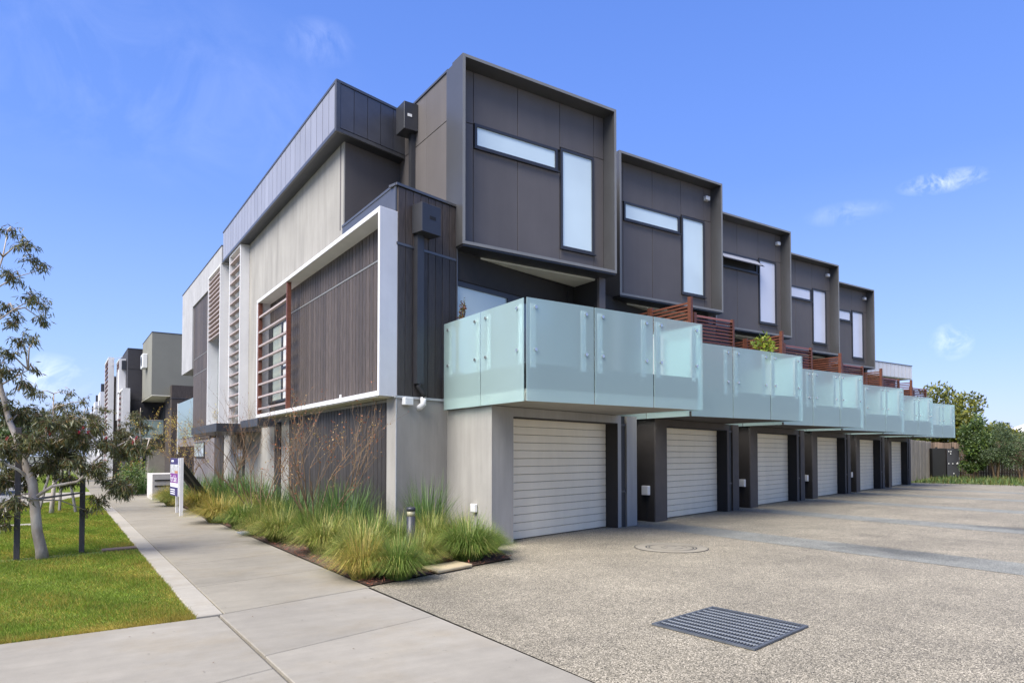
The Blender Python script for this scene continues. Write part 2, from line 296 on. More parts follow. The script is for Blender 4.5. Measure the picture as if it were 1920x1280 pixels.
def copy_tree(o, parent=None):
    c = o.copy(); COL.objects.link(c); c.parent = parent
    for ch in list(o.children): copy_tree(ch, c)
    return c
def np_mesh(name, V, F, m, colors=None, parent=None, kind=None, loc=(0,0,0)):
    me = bpy.data.meshes.new(name); nv = len(V); nf = len(F); k = F.shape[1]
    me.vertices.add(nv); me.vertices.foreach_set('co', (V-np.array(loc)).astype(np.float32).ravel())
    me.loops.add(nf*k); me.loops.foreach_set('vertex_index', F.astype(np.int32).ravel())
    me.polygons.add(nf); me.polygons.foreach_set('loop_start', np.arange(0, nf*k, k, dtype=np.int32)); me.polygons.foreach_set('loop_total', np.full(nf, k, dtype=np.int32))
    me.update(calc_edges=True); me.validate(); me.materials.append(m)
    if colors is not None:
        at = me.color_attributes.new('Col', 'FLOAT_COLOR', 'POINT'); at.data.foreach_set('color', np.concatenate([colors, np.ones((nv,1))],1).astype(np.float32).ravel())
    o = bpy.data.objects.new(name, me); COL.objects.link(o)
    if parent: o.parent = parent
    if kind: o['kind'] = kind
    return o
def blades(base, height, lean, width, segs=3, droop=.5, seedcol=None):
    """curved grass blades: base (n,3), height (n), lean vectors (n,2), width (n)"""
    n = len(base); t = np.linspace(0, 1, segs+1); V = []
    ln = np.linalg.norm(lean, axis=1, keepdims=True)+1e-6; side = np.stack([-lean[:,1], lean[:,0]],1)/ln
    for i, ti in enumerate(t):
        c = np.zeros((n,3)); c[:,:2] = base[:,:2] + lean*(ti**(1.7 if droop < .5 else 1.3))
        c[:,2] = base[:,2] + height*(ti - droop*np.minimum(1, ln[:,0]/np.maximum(height,.01))*ti**3*.55)
        w = width*(1-ti**1.5*.95)*.5
        L = c.copy(); L[:,:2] -= side*w[:,None]; R = c.copy(); R[:,:2] += side*w[:,None]; V += [L, R]
    V = np.stack(V, 1); idx = np.arange(n)[:,None]*(2*(segs+1)); F = []
    for i in range(segs): F.append(np.concatenate([idx+2*i, idx+2*i+1, idx+2*i+3, idx+2*i+2], 1))
    return V.reshape(-1,3), np.concatenate(F, 0)
def leaf_quads(c, d, nrm, L, W):
    """rhombic leaves centred on stem point c, direction d"""
    s = np.cross(d, nrm); s /= np.linalg.norm(s,axis=1,keepdims=True)+1e-9
    mid = c + d*(L*.45)[:,None]
    V = np.stack([c, mid - s*(W/2)[:,None], c + d*L[:,None], mid + s*(W/2)[:,None]], 1).reshape(-1,3)
    F = np.arange(len(c)*4).reshape(-1,4); return V, F
def unit(a): return a/(np.linalg.norm(a,axis=1,keepdims=True)+1e-9)
def Pt(P, t, n=0): return (P[0]+RX*t+NX*n, P[1]+RY*t+NY*n)
# ================================================================== SETTING
def sheet(name, poly, z, m, kind='structure', parent=None, thick=None):
    b = MB()
    if thick: b.prism(poly, z-thick, z)
    else:
        b.v = [(p[0],p[1],z) for p in poly]; b.f = [tuple(range(len(poly)))]
    return b.build(name, m, parent, kind=kind)
sheet('ground', [(-400,-60),(600,-60),(600,900),(-400,900)], -.12, M['land'])
drv = sheet('driveway', [(3.135,-6),(42,-6),(42,14),(39.7,19.6),(36,20.8),(6.2,12.7),(5.02,11.5),(5.75,8.62),(3.105,7.76)], -.004, M['aggregate'])
for i in range(5):
    x0 = 10.72+5.404*i; y1 = 11.6+1.468*i
    sheet('drain_band', [(x0-.35,-6),(x0+.85,-6),(x0+1.0,y1+.3),(x0-.1,y1)], 0.0, M['band'], parent=drv)
# footpath slabs
fp = MB().prism([(1.10,7.19),(3.08,7.70),(3.3,60),(1.1,60)], -.2, -.03).build('footpath', M['edge'], kind='structure')
ys = [7.23, 8.83, 10.72, 12.62, 14.5, 16.4, 18.3, 20.2, 22.1, 24.0]
sk = RY/RX
for i in range(len(ys)-1):
    y0, y1 = ys[i]+.006, ys[i+1]-.006
    xr = 3.09
    MB().prism([(1.39,y0+.0),(xr,y0+sk*(xr-1.39)),(xr,y1+sk*(xr-1.39)),(1.39,y1)], -.1, 0.004).build('slab', M['conc'], fp, bevel=.006)
    MB().prism([(1.13,y0-.02),(1.378,y0),(1.378,y1),(1.13,y1-.02)], -.1, 0.006).build('edge_strip', M['edge'], fp, bevel=.006)
MB().prism([(1.13,24.0),(3.1,24.4),(3.1,60),(1.13,60)], -.1, 0.002).build('slab', M['conc'], fp)
# crossover
co = MB().prism([(-3,-6),(3.1,-6),(3.1,7.7),(-3,7.0)], -.2, -.03).build('crossover', mat('joint grit', (.13,.12,.10), .9), kind='structure')
def slabp(poly, m='conc2', nm='slab'): return MB().prism(poly, -.1, 0.0).build(nm, M[m], co, bevel=.006)
slabp([(1.345,7.215),(3.07,7.68),(3.08,6.02),(1.37,5.56)]); slabp([(1.37,5.545),(3.08,6.005),(3.1,3.6),(1.395,3.14)]); slabp([(1.395,3.125),(3.1,3.585),(3.13,-6),(1.5,-6)])
slabp([(-3,7.02),(1.318,7.16),(1.34,5.2),(-3,4.0)]); slabp([(-3,3.985),(1.34,5.185),(1.47,-6),(-3,-6)])
# lawn base, kerb, road, second driveway across the lawn
lawn_poly = [(-1.15,7.09),(1.12,7.15),(1.12,31.5),(-1.15,24.6)]
sheet('lawn_soil', lawn_poly, -.012, M['soil'])
sheet('lawn_soil', [(-1.15,34),(1.12,34),(1.12,80),(-1.15,80)], -.012, M['soil'])
MB().prism([(-1.15,24.6),(1.12,31.5),(1.12,34),(-1.15,34)], -.12, .0).build('neighbour_driveway', M['edge'], kind='structure')
sheet('road', [(-9,-6),(-1.45,-6),(-1.45,140),(-9,140)], -.11, M['asphalt'])
MB().box(-1.45,-1.16,7.0,140,-.2,0.0).build('kerb', M['edge'], kind='structure', bevel=.02)
MB().box(-14,-9,-6,140,-.2,0.0).build('far_verge', M['soil'], kind='structure')
MB().prism([(-1.15,18.55),(-.45,18.6),(-.45,19.0),(-1.15,18.95)], -.05, .012).build('stepping_slab', M['edge'], kind='structure', bevel=.01)
# garden bed
sheet('garden_bed', [(3.10,7.76),(5.7,8.62),(6.2,9.9),(6.25,11.6),(5.05,11.3),(5.05,45),(3.3,45),(3.2,24),(3.1,18)], .012, M['mulch'])
sheet('back_garden', [(39.7,19.55),(41.9,14),(42,-2),(62,-2),(58,26),(44,23.6)], .01, M['soil'])

# ================================================================== TOWNHOUSE PIECES
P0 = (6.2, 9.96); PW = (4.99, 11.25)
def frosted_panel(root, x0, x1, y, along='x'):
    b = MB()
    if along == 'x': b.box(x0, x1, y, y+.012, 2.41, 4.04)
    else: b.box(y-.012, y, x0, x1, 2.41, 4.04)
    p = b.build('glass_panel', M['frost'], root, bevel=.002)
    for e in (x0+.17, x1-.17):
        q = MB()
        if along == 'x': q.box(e-.05, e+.05, y+.075, y+.095, 2.95, 3.97)
        elif along == 'y': q.box(y+.06, y+.08, e-.05, e+.05, 2.95, 3.97)
        else: q.box(y-.095, y-.075, e-.05, e+.05, 2.95, 3.97)
        q.build('post', M['steel'], p)
        for z in (3.90, 3.23):
            t = MB()
            if along == 'x': t.tube([(e,y+.075,z),(e,y-.012,z)], .013, 8); t.tube([(e,y-.001,z),(e,y-.022,z)], .027, 10)
            elif along == 'y': t.tube([(y+.06,e,z),(y-.02,e,z)], .013, 8); t.tube([(y-.013,e,z),(y-.034,e,z)], .027, 10)
            else: t.tube([(y-.075,e,z),(y+.012,e,z)], .013, 8); t.tube([(y+.001,e,z),(y+.022,e,z)], .027, 10)
            t.build('standoff', M['chrome'], p, smooth=False)
    return p
def unit_common(root, body, pier, side, unit1=False, tall=True):
    wall = MB()
    # garage front: left mass, right mass, lintel
    wall.prism([P0, Pt(P0,.566), (Pt(P0,.566)[0], Pt(P0,.566)[1]+1.7), (6.2,11.62)], 0, 2.415)
    wall.rbox(P0, .566, 4.0, -.30, 0, 2.25, 2.415)
    wall.rbox(P0, 4.0, 4.13, -.6, 0, 0, 2.415)
    a = Pt(P0,4.36); c = Pt(P0,4.78); wall.prism([a, c, (c[0],c[1]+1.75), (a[0],a[1]+1.75)], 0, 2.415)
    wall.rbox(P0, 4.13, 4.36, -.6, -.16, 0, 2.415)
    wall.build('garage_wall', pier, root)
    if not unit1:
        MB().prism([(6.186,9.98),(6.199,9.97),(6.199,11.6),(6.186,11.6)], 0.02, 2.41).build('side_wall', side, root)
    # door reveal lining
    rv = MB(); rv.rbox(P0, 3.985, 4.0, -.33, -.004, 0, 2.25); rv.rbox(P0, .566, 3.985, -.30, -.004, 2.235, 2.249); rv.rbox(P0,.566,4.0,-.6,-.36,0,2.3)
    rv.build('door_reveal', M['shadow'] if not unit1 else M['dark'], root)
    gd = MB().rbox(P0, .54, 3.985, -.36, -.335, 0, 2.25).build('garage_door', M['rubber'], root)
    src = None
    for i in range(15):
        if src is None:
            src = MB().rbox(P0, .545, 3.98, -.334, -.30, .012, .012+.142).build('plank', M['door'], gd, bevel=.006)
        else:
            c_ = src.copy(); COL.objects.link(c_); c_.location = (0,0,.149*i)
    # downpipe
    dp = MB().rbox(P0, 4.17, 4.32, -.15, -.03, 0.0, 2.41).build('downpipe', M['blackplastic'], root)
    for z in (.75, 2.2): MB().rbox(P0, 4.12, 4.36, -.03, -.018, z, z+.04).build('bracket', M['darkmetal'], dp)
    # balcony
    poly = [(6.14,8.84),(10.08,8.84),(10.08,12.5),(6.22,11.56),(6.14,11.5)]
    MB().prism(poly, 2.425, 2.62).build('balcony_slab', M['render'] if unit1 else M['darkpier'], root)
    f = MB(); f.box(6.13,10.09,8.83,8.90,2.621,3.02); f.box(6.13,6.20,8.901,11.45,2.621,3.02); f.box(10.02,10.09,8.901,11.0,2.621,3.02)
    f.box(6.2,10.02,8.9,11.5,2.7,2.80)
    f.build('balcony_fascia', M['blackplastic'], root)
    frosted_panel(root, 6.082, 7.456, 8.738); frosted_panel(root, 7.479, 8.838, 8.738); frosted_panel(root, 8.864, 10.14, 8.738)
    frosted_panel(root, 8.80, 10.10, 6.075, 'y'); frosted_panel(root, 10.122, 11.46, 6.075, 'y')
    frosted_panel(root, 8.80, 10.10, 10.15, 'yr')
    # level one back wall, sliding door
    Q = (6.42, 11.68)
    w = MB(); w.rbox(Q, 0, 4.05, -.15, 0, 5.01, 5.62); w.rbox(Q, 3.55, 4.05, -.15, 0, 2.62, 5.01)
    w.build('balcony_wall', M['dark'], root)
    dr = MB(); dr.rbox(Q,0,3.55,-.09,-.03,4.9,5.01); dr.rbox(Q,0,3.55,-.09,-.03,2.66,2.74)
    for t in (0,.0): dr.rbox(Q,0,.09,-.09,-.03,2.74,4.9)
    dr.rbox(Q,1.58,1.80,-.09,-.02,2.74,4.9); dr.rbox(Q,3.45,3.55,-.09,-.03,2.74,4.9)
    dr = dr.build('sliding_door', M['darkmetal'], root)
    MB().rbox(Q,.09,1.58,-.07,-.055,2.74,4.9).build('pane', M['curtain'], dr)
    MB().rbox(Q,1.80,3.45,-.07,-.055,2.74,4.9).build('pane', M['glaz'], dr)
    if tall:
        MB().prism([(6.45,11.87),(10.18,11.87),(10.18,12.62),(6.45,11.74)], 5.55, 5.612).build('soffit', M['soffit'], root)
    s = MB(); s.box(10.17,10.31,11.80,13.2,2.62,5.6); s.build('fin_wall', M['dark'], root)
    MB().box(10.165,10.345,11.72,11.80,2.62,5.6).build('fin_end', M['panel'], root)
    # rear body
    b = MB(); b.box(6.45,11.9,13.4,20.5,0,5.6)
    if tall: b.box(6.47,10.31,11.80,20.5,5.62,9.30); b.box(10.31,11.86,14.2,20.5,5.6,9.28)
    b.build('main_wall', M['panel'], root)
def bay(root, sensor=True, open_sash=False):
    X0,X1,Y0,Y1,Z0,Z1 = 6.40,10.36,11.35,11.775,5.62,9.33
    fr = MB(); t = .06
    fr.box(X0,X0+t,Y0,Y1,Z0,Z1); fr.box(X1-t,X1,Y0,Y1,Z0,Z1); fr.box(X0+t,X1-t,Y0,Y1,Z1-t,Z1); fr.box(X0+t,X1-t,Y0,Y1,Z0,Z0+t)
    fr.box(X0+.004,X0+t,Y1,12.02,Z0,Z1-.04)
    fr = fr.build('bay_frame', M['metal'], root)
    lp = MB(); lp.box(X0,X0+t,Y0-.003,Y0-.0005,Z0,Z1); lp.box(X1-t,X1,Y0-.003,Y0-.0005,Z0,Z1); lp.box(X0+t,X1-t,Y0-.003,Y0-.0005,Z1-t,Z1); lp.box(X0+t,X1-t,Y0-.003,Y0-.0005,Z0,Z0+t); lp.build('front_lip', M['lip'], fr)
    MB().box(X0+.02,X1-.02,Y0+.02,11.86,Z0-.035,Z0-.002).build('under_tray', M['darkmetal'], fr)
    pn = MB().box(X0+t,X1-t,Y1-.02,Y1,Z0+t,Z1-t).build('bay_wall', M['rubber'], root)
    g = .006; Y = 11.72; yb = Y1-.021
    js = [6.46,6.855,7.928,9.043,10.011,10.30]; zt = Z1-t; zb = Z0+t
    cells = [(0,8.20,zt),(0,zb,8.20),(1,8.22,zt),(2,8.22,zt),(1,zb,7.71),(2,zb,7.71),(3,8.29,zt),(3,zb,6.04),(4,8.31,zt),(4,zb,8.31)]
    for c,z0,z1 in cells:
        MB().box(js[c]+g,js[c+1]-g,Y,yb,z0+g,z1-g).build('cladding_panel', M['panel'], pn, bevel=.003)
    def window(x0,x1,z0,z1,openit=False,pm='milk'):
        w = MB(); f = .055
        w.box(x0,x1,Y-.03,yb,z0,z0+f); w.box(x0,x1,Y-.03,yb,z1-f,z1); w.box(x0,x0+f,Y-.03,yb,z0+f,z1-f); w.box(x1-f,x1,Y-.03,yb,z0+f,z1-f)
        w.box(x0-.03,x1+.03,Y-.075,Y-.031,z0-.035,z0-.012)
        w = w.build('window', M['darkmetal'], root)
        if openit:
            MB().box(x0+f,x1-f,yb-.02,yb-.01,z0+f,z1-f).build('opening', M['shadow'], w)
            s = MB(); L = .40; ang = math.radians(48)
            def slab(x_0,x_1,a0,a1,o0,o1):
                c = []
                for zz in (0,1):
                    for (xx,aa) in ((x_0,a0),(x_1,a0),(x_1,a1),(x_0,a1)):
                        o_ = (o0,o1)[zz]; y_ = Y-.03 - aa*math.sin(ang) + o_*math.cos(ang); z_ = z1-f - aa*math.cos(ang) + o_*math.sin(ang); c.append((xx,y_,z_))
                s.hexa(c)
            slab(x0+.02,x1-.02,0,.05,-.02,.02); slab(x0+.02,x1-.02,L-.05,L,-.02,.02); slab(x0+.02,x0+.07,.05,L-.05,-.02,.02); slab(x1-.07,x1-.02,.05,L-.05,-.02,.02)
            s.build('sash', M['darkmetal'], w); s = MB(); slab(x0+.07,x1-.07,.05,L-.05,-.006,.006); s.build('pane', M['milk2'], w)
        else:
            MB().box(x0+f,x1-f,Y+.0,Y+.012,z0+f,z1-f).build('pane', M[pm], w)
    return window
# ------------------------------------------------------------------ corner townhouse (unit 1)
c1 = thing('corner_townhouse', 'townhouse on the street corner with concrete render base, white street frames and zinc fascia', 'house', (6.2,9.96,0), 'townhouses in the driveway row')
unit_common(c1, None, M['render'], M['render'], unit1=True)
win = bay(c1); win(6.872,8.96,7.73,8.22); win(9.05,9.995,6.07,8.27)
MB().rbox(PW, 0, 1.25, -.25, 0, 0, 2.58).build('render_wall', M['render'], c1)
fl = MB().rbox(PW, -.03, 1.27, -.2, .025, 2.582, 2.625); fl.build('flashing', M['steel'], c1)
MB().rbox(PW, .0,.022, .0, .006, 0, 2.58).build('corner_trim', M['steel'], c1)
# timber clad volume, driveway side
tw = MB(); tw.prism([(5.0,11.27),(6.42,11.655),(6.42,14.0),(5.0,14.0)], 2.63, 6.40); tw.box(5.06,6.45,11.9,18,0,2.6); tw = tw.build('timber_wall', M['rubber'], c1)
nb = 8; Lr = 1.455
for zz0, zz1 in ((2.632,5.335),(5.385,6.38)):
    for i in range(nb):
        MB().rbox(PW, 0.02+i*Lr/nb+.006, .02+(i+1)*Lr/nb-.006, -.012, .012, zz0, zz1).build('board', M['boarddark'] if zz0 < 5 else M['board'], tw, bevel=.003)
MB().rbox(PW, .0, 1.48, -.01, .02, 5.338, 5.382).build('trim', M['metal'], tw)
MB().rbox(PW, 1.475, 1.50, -.1, .03, 2.63, 6.44).build('trim', M['metal'], tw)
cp = MB(); cp.rbox(PW, -.02, 1.50, -.2, .035, 6.40, 6.445); cp.prism([(4.962,11.25),(5.2,11.30),(5.2,14.03),(4.962,14.03)], 6.40, 6.445); cp.build('parapet_cap', M['metal'], tw)
# parapet street side strip
MB().prism([(4.975,11.27),(4.999,11.27),(4.999,14.03),(4.975,14.03)], 5.93, 6.40).build('parapet_strip', M['metal'], tw)
# street cladding, lower and inside frame
def street_boards(y0, y1, segs, x, parent, width=.186, bm='board'):
    n = int(round((y1-y0)/width)); w = (y1-y0)/n
    for (z0, z1) in segs:
        src = None
        for i in range(n):
            if src is None: src = MB().box(x-.012, x+.012, y0+.011, y0+w-.011, z0, z1).build('board', M[bm], parent, bevel=.004)
            else:
                c_ = src.copy(); COL.objects.link(c_); c_.location = (0, w*i, 0)
sw = MB().prism([(5.0,11.28),(5.3,11.4),(5.3,14.0),(5.3,31.4),(5.0,31.4)], 0, 2.58)
sw.box(5.0,5.3,14.04,31.4,2.58,5.95); sw.box(5.0,5.3,11.4,14.04,2.63,5.95)
sw = sw.build('street_wall', M['render'], c1)
street_boards(11.30, 17.95, [(0.0,2.52)], 4.985, sw, bm='boarddark')  # shade under the white frame is painted in as darker boards
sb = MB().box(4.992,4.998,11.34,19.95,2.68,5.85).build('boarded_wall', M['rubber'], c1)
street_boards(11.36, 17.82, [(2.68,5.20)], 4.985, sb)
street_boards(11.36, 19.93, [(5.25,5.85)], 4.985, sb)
MB().box(4.965,4.995,11.34,17.95,5.205,5.24).build('trim', M['lip'], sb)
# white portal frame
wf = MB(); xo, xi = 4.63, 4.99
wf.prism([(xo,11.15),(xi+.04,11.262),(xi+.0,11.34),(xo,11.23)], 2.60, 5.93)
wf.prism([(xo,11.23),(xi,11.34),(xi,20.05),(xo,20.05)], 5.84, 5.93); wf.prism([(xo,11.23),(xi,11.34),(xi,20.05),(xo,20.05)], 2.60, 2.69); wf.box(xo,xi,19.98,20.05,2.671,5.859)
wf = wf.build('white_frame', M['white'], c1, bevel=.004)
so = MB().prism([(xo+.02,11.25),(xi-.01,11.35),(xi-.01,20.03),(xo+.02,20.03)], 2.585, 2.597).build('frame_soffit', M['soffit'], c1)
ls = MB().box(4.65,4.75,17.03,17.10,2.672,5.858).build('louvre_post', M['cedar'], c1)
MB().box(4.65,4.75,19.88,19.975,2.672,5.858).build('louvre_post', M['cedar'], c1)
for z in (5.42,4.99,4.60,4.23,3.87,3.52,3.17,2.84):
    b = MB(); c8 = []
    for dz in (0,.05):
        c8 += [(4.645,17.10,z-.02+dz),(4.74,17.10,z-.005+dz),(4.74,19.88,z-.005+dz),(4.645,19.88,z-.02+dz)]
    b.hexa(c8); b.build('slat', M['wslat'], c1)
# window behind louvres
w = MB(); y0,y1,z0,z1 = 17.86,20.0,3.0,5.17
w.box(4.95,4.998,y0,y0+.06,z0,z1); w.box(4.95,4.998,y1-.4,y1-.02,z0,z1); w.box(4.95,4.998,y0+.06,y1-.4,z1-.06,z1); w.box(4.95,4.998,y0+.06,y1-.4,z0,z0+.06); w.box(4.95,4.998,18.55,18.66,z0+.06,z1-.06); w.box(4.95,4.998,y0+.06,18.55,3.85,3.91)
w = w.build('window', M['darkmetal'], c1)
MB().box(4.975,4.985,y0+.06,18.55,3.91,z1-.06).build('pane', M['blind'], w); MB().box(4.975,4.985,y0+.06,18.55,z0+.06,3.85).build('pane', M['blind'], w)
MB().box(4.975,4.985,18.66,y1-.4,z0+.06,z1-.06).build('pane', M['curtain'], w)
MB().box(4.96,4.975,14.0,14.09,2.70,2.84).build('outlet_box', M['white_plastic'], c1)
# upper concrete wall, dark return, roof
uw = MB(); uw.prism([(5.0,14.03),(5.03,14.03),(5.25,14.5),(5.25,27.9),(5.0,27.9)],5.95,8.27); uw.build('render_wall', M['render'], c1)
dw = MB(); q=(5.03,14.035); dw.rbox(q, .01, 1.55, -.2, 0, 6.40, 8.27); dw.build('recess_wall', M['panel'], c1)
rf = MB(); rf.prism([(5.02,11.35),(6.42,11.7),(6.42,14.3),(5.02,14.0)], 6.30, 6.39); rf.box(5.25,6.46,14.6,27.9,0,8.9); rf.box(5.2,11.9,27.9,31.6,0,7.6); rf.box(6.0,11.9,31.6,34.3,0,5.2); rf.box(6.46,11.9,20.5,27.9,0,9.1); rf.build('roof_mass', M['dark'], c1)
sv = MB(); sv.box(6.455,6.468,11.80,13.02,8.33,9.30); sv.box(6.455,6.468,11.80,13.02,6.40,8.315); sv.box(6.455,6.468,13.03,14.3,8.33,9.30); sv.box(6.455,6.468,13.03,14.3,6.40,8.315); sv.build('side_cladding', M['panel'], c1, bevel=.003)
MB().box(6.43,10.34,12.03,14.3,9.302,9.345).build('roof_cap', M['metal'], c1)
# zinc fascia box
q = (4.72,13.66)
zf = MB(); zf.prism([q, Pt(q,1.82), (Pt(q,1.82)[0], 14.9), (6.0,25.3), (4.72,25.3)], 8.28, 9.33)
zf = zf.build('zinc_fascia', M['rubber'], c1)
n = 28; w_ = (25.3-13.70)/n
src = None
for i in range(n):
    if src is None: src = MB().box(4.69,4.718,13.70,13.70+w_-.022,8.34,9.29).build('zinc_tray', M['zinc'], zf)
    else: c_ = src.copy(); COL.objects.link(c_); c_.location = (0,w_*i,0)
for i in range(5): MB().rbox(q, .06+i*.35, .06+i*.35+.336, .002, .024, 8.36, 9.28).build('zinc_tray', mat('shaded zinc', (.10,.102,.115), .4, metal=.3, var=.1, objvar=.07), zf)  # same zinc, driveway side painted darker to stand for its shade
e = MB(); e.box(4.675,4.73,13.68,25.32,9.292,9.345); e.rbox(q,-.045,1.82,-.02,.04,9.292,9.345); e.box(4.675,4.73,13.69,25.32,8.262,8.336); e.rbox(q,-.045,1.82,-.02,.035,8.262,8.336); e.rbox(q,-.045,.05,-.03,.035,8.33,9.3)
e.build('edge_trim', M['metal'], zf)
MB().prism([(4.735,13.70),Pt(q,1.80,-.03),(6.4,14.8),(5.6,25.2),(4.735,25.2)], 8.266, 8.279).build('fascia_soffit', M['darkmetal'], zf)
# tall white screen A and B
def screen(y0, y1, xo, z0, z1, slats, top=.07):
    s = MB(); s.box(xo,5.0,y0,y0+.06,z0,z1); s.box(xo,5.0,y1-.06,y1,z0,z1); s.box(xo,5.0,y0+.06,y1-.06,z1-.06,z1); s.box(xo,5.0,y0+.06,y1-.06,z0,z0+.06)
    s = s.build('white_screen', M['white'], c1, bevel=.004)
    MB().box(4.985,4.998,y0+.06,y1-.06,z0+.06,z1-.06).build('screen_back', M['glaz'], s)
    src = None
    for z in slats:
        b = MB(); c8 = []
        for dz in (0,.045): c8 += [(xo+.01,y0+.06,z+dz-.03),(xo+.15,y0+.06,z+dz-.02),(xo+.15,y1-.06,z+dz-.02),(xo+.01,y1-.06,z+dz-.03)]
        b.hexa(c8).build('slat', M['wslat'], s)
screen(22.68, 24.35, 4.72, 2.49, 8.26, [2.83+.343*i for i in range(16)])
screen(25.42, 27.75, 4.63, 2.50, 8.24, [5.86+.165*i for i in range(14)])
# pale box with inset timber
pb = MB(); pb.box(4.66,5.0,25.34,27.76,8.25,8.86); pb.box(4.66,5.0,27.76,34.4,7.82,8.86); pb.box(4.66,5.0,31.5,34.4,5.20,7.82); pb.box(5.0,9,31.7,34.4,5.2,8.86); pb.build('pale_box', M['whitebox'], c1)
MB().box(4.64,9.2,25.33,34.42,8.862,8.89).build('roof_cap', M['metal'], c1)
ib = MB().box(4.74,4.999,27.77,31.49,2.20,7.81).build('boarded_wall', M['board'], c1)
street_boards(27.78, 31.48, [(2.32,4.86),(4.90,5.52),(5.56,7.8)], 4.727, ib, .27)
for z in (4.87,5.53): MB().box(4.71,4.738,27.78,31.48,z,z+.025).build('trim', M['lip'], ib)
# ground level street pieces
for a_,b_,h_ in ((18.75,19.35,2.45),(23.05,24.15,2.48),(26.4,27.55,2.3)): MB().box(4.97,4.999,a_,b_,0,h_).build('doorway', M['dark'], c1)
MB().box(4.955,4.969,23.2,24.1,.1,1.75).build('door_pane', M['glaz'], c1)
MB().box(4.78,4.999,27.0,31.5,0,2.19).build('lower_wall', M['darkpier'], c1).data.materials[0] = M['whitebox'] if False else mat('mauve grey render', (.17,.155,.155), .85, var=.08)
w = MB().box(4.74,4.779,28.9,31.1,1.45,2.07).build('window', M['darkmetal'], c1); MB().box(4.725,4.739,29.0,31.0,1.50,2.03).build('pane', M['curtain'], w)
MB().box(3.75,4.99,20.9,25.3,2.24,2.47).build('entry_canopy', M['darkmetal'], c1)
MB().box(4.2,4.62,18.0,19.95,2.30,2.50).build('entry_canopy', M['darkmetal'], c1)
# rainwater heads and pipes
rh = MB().rbox(PW, .34, .80, .02, .30, 5.60, 6.13).build('rainwater_head', M['darkmetal'], c1, bevel=.006)
MB().rbox(PW, .53, .67, .301, .306, 5.86, 5.92).build('overflow', M['shadow'], rh)
dp = MB().rbox(PW, .40, .56, .014, .11, 2.86, 5.6).build('downpipe', M['darkmetal'], c1)
e = Pt(PW,.48,.06); f = Pt(PW,.56,.10); MB().tube([(e[0],e[1],2.88),(e[0],e[1],2.80),(f[0],f[1],2.70),(f[0],f[1],2.60)], .055, 10).build('elbow', M['blackplastic'], dp, smooth=True)
MB().tube([(f[0],f[1],2.62),(f[0],f[1],2.50),Pt(PW,.54,.03)+(2.44,),Pt(PW,.53,-.02)+(2.42,)], .055, 10).build('elbow', M['white_plastic'], dp, smooth=True)
MB().rbox(PW, .13, .33, .001, .10, 2.46, 2.60).build('alarm_box', M['white_plastic'], c1, bevel=.01)
rh = MB().box(6.12,6.45,13.42,13.85,8.62,9.22).build('rainwater_head', M['darkmetal'], c1, bevel=.006); MB().box(6.2,6.3,13.41,13.419,8.9,8.96).build('overflow', M['white_plastic'], rh)
MB().box(6.35,6.45,13.55,13.68,6.41,8.62).build('downpipe', M['darkmetal'], c1)
MB().box(6.12,6.19,10.42,10.56,.55,.70).build('tap_box', M['white_plastic'], c1, bevel=.01)
# side street balcony at far end
b = MB(); b.box(4.85,4.9,35.5,37.0,2.3,2.35)
fb = MB().box(4.85,5.99,31.72,36.6,1.95,2.45).build('rear_balcony', mat('mauve grey render', (.17,.155,.155)), c1)
MB().box(4.80,4.815,31.75,36.5,2.35,4.02).build('glass_panel', M['frost'], c1); MB().box(4.79,4.84,36.52,36.60,1.6,4.05).build('post', M['white'], c1)

# ------------------------------------------------------------------ units 2..6
def timber_screen(root):
    s = MB(); s.box(6.205,6.275,8.86,8.95,2.80,5.07)
    sc = s.build('timber_screen', M['cedar'], root)
    MB().box(6.205,6.265,10.05,10.12,2.80,5.03).build('post', M['cedar'], sc); MB().box(6.205,6.265,10.135,10.19,2.80,5.03).build('post', M['cedar'], sc)
    MB().box(6.205,6.265,11.35,11.42,2.80,5.03).build('post', M['cedar'], sc)
    for ya, yb_ in ((8.95,10.05),(10.19,11.35)):
        src = None
        for i in range(22):
            z = 3.26+.079*i
            if src is None: src = MB().box(6.222,6.247,ya,yb_,z,z+.042).build('slat', M['cedar'], sc); zz=z
            else: c_ = src.copy(); COL.objects.link(c_); c_.location = (0,0,z-zz)
    f = MB(); f.box(6.42,6.50,8.95,9.03,2.80,4.76); f = f.build('services_screen', M['cedar'], root)
    MB().box(6.30,6.40,9.0,9.03,2.80,4.76).build('side_board', M['cedar'], f)
    MB().box(7.74,7.80,8.95,9.03,2.80,4.74).build('post', M['cedar'], f)
    src = None
    for i in range(21):
        z = 3.12+.078*i
        if src is None:
            c8 = []
            for dz in (0,.014): c8 += [(6.50,8.955,z-.022+dz),(7.74,8.955,z-.022+dz),(7.74,9.02,z+.035+dz),(6.50,9.02,z+.035+dz)]
            src = MB().hexa(c8).build('slat', M['cedar'], f); zz = z
        else: c_ = src.copy(); COL.objects.link(c_); c_.location = (0,0,z-zz)
    MB().box(6.42,7.8,9.5,9.56,2.8,4.7).build('backing', M['dark'], f)
def entry_wall(root):
    b = MB(); b.rbox(PW, -.45, 1.48, -.25, 0, 0, 5.62); b.build('entry_wall', M['dark'], root)
def outlet(root):
    o = MB().box(6.10,6.185,10.10,10.32,.62,.84).build('outlet_box', M['white_plastic'], root, bevel=.012)
    MB().tube([(6.165,10.2,.62),(6.165,10.2,.05)], .009, 6).build('conduit', M['blackplastic'], o)
labels = ['dark clad townhouse next to the corner one, first to carry a timber balcony screen',
 'dark clad townhouse with its top awning window propped open', 'dark clad townhouse next beyond the one with the open awning window',
 'dark clad townhouse, the last of the row with an upper box frame', 'lower townhouse at the end of the row with white roof fascia']
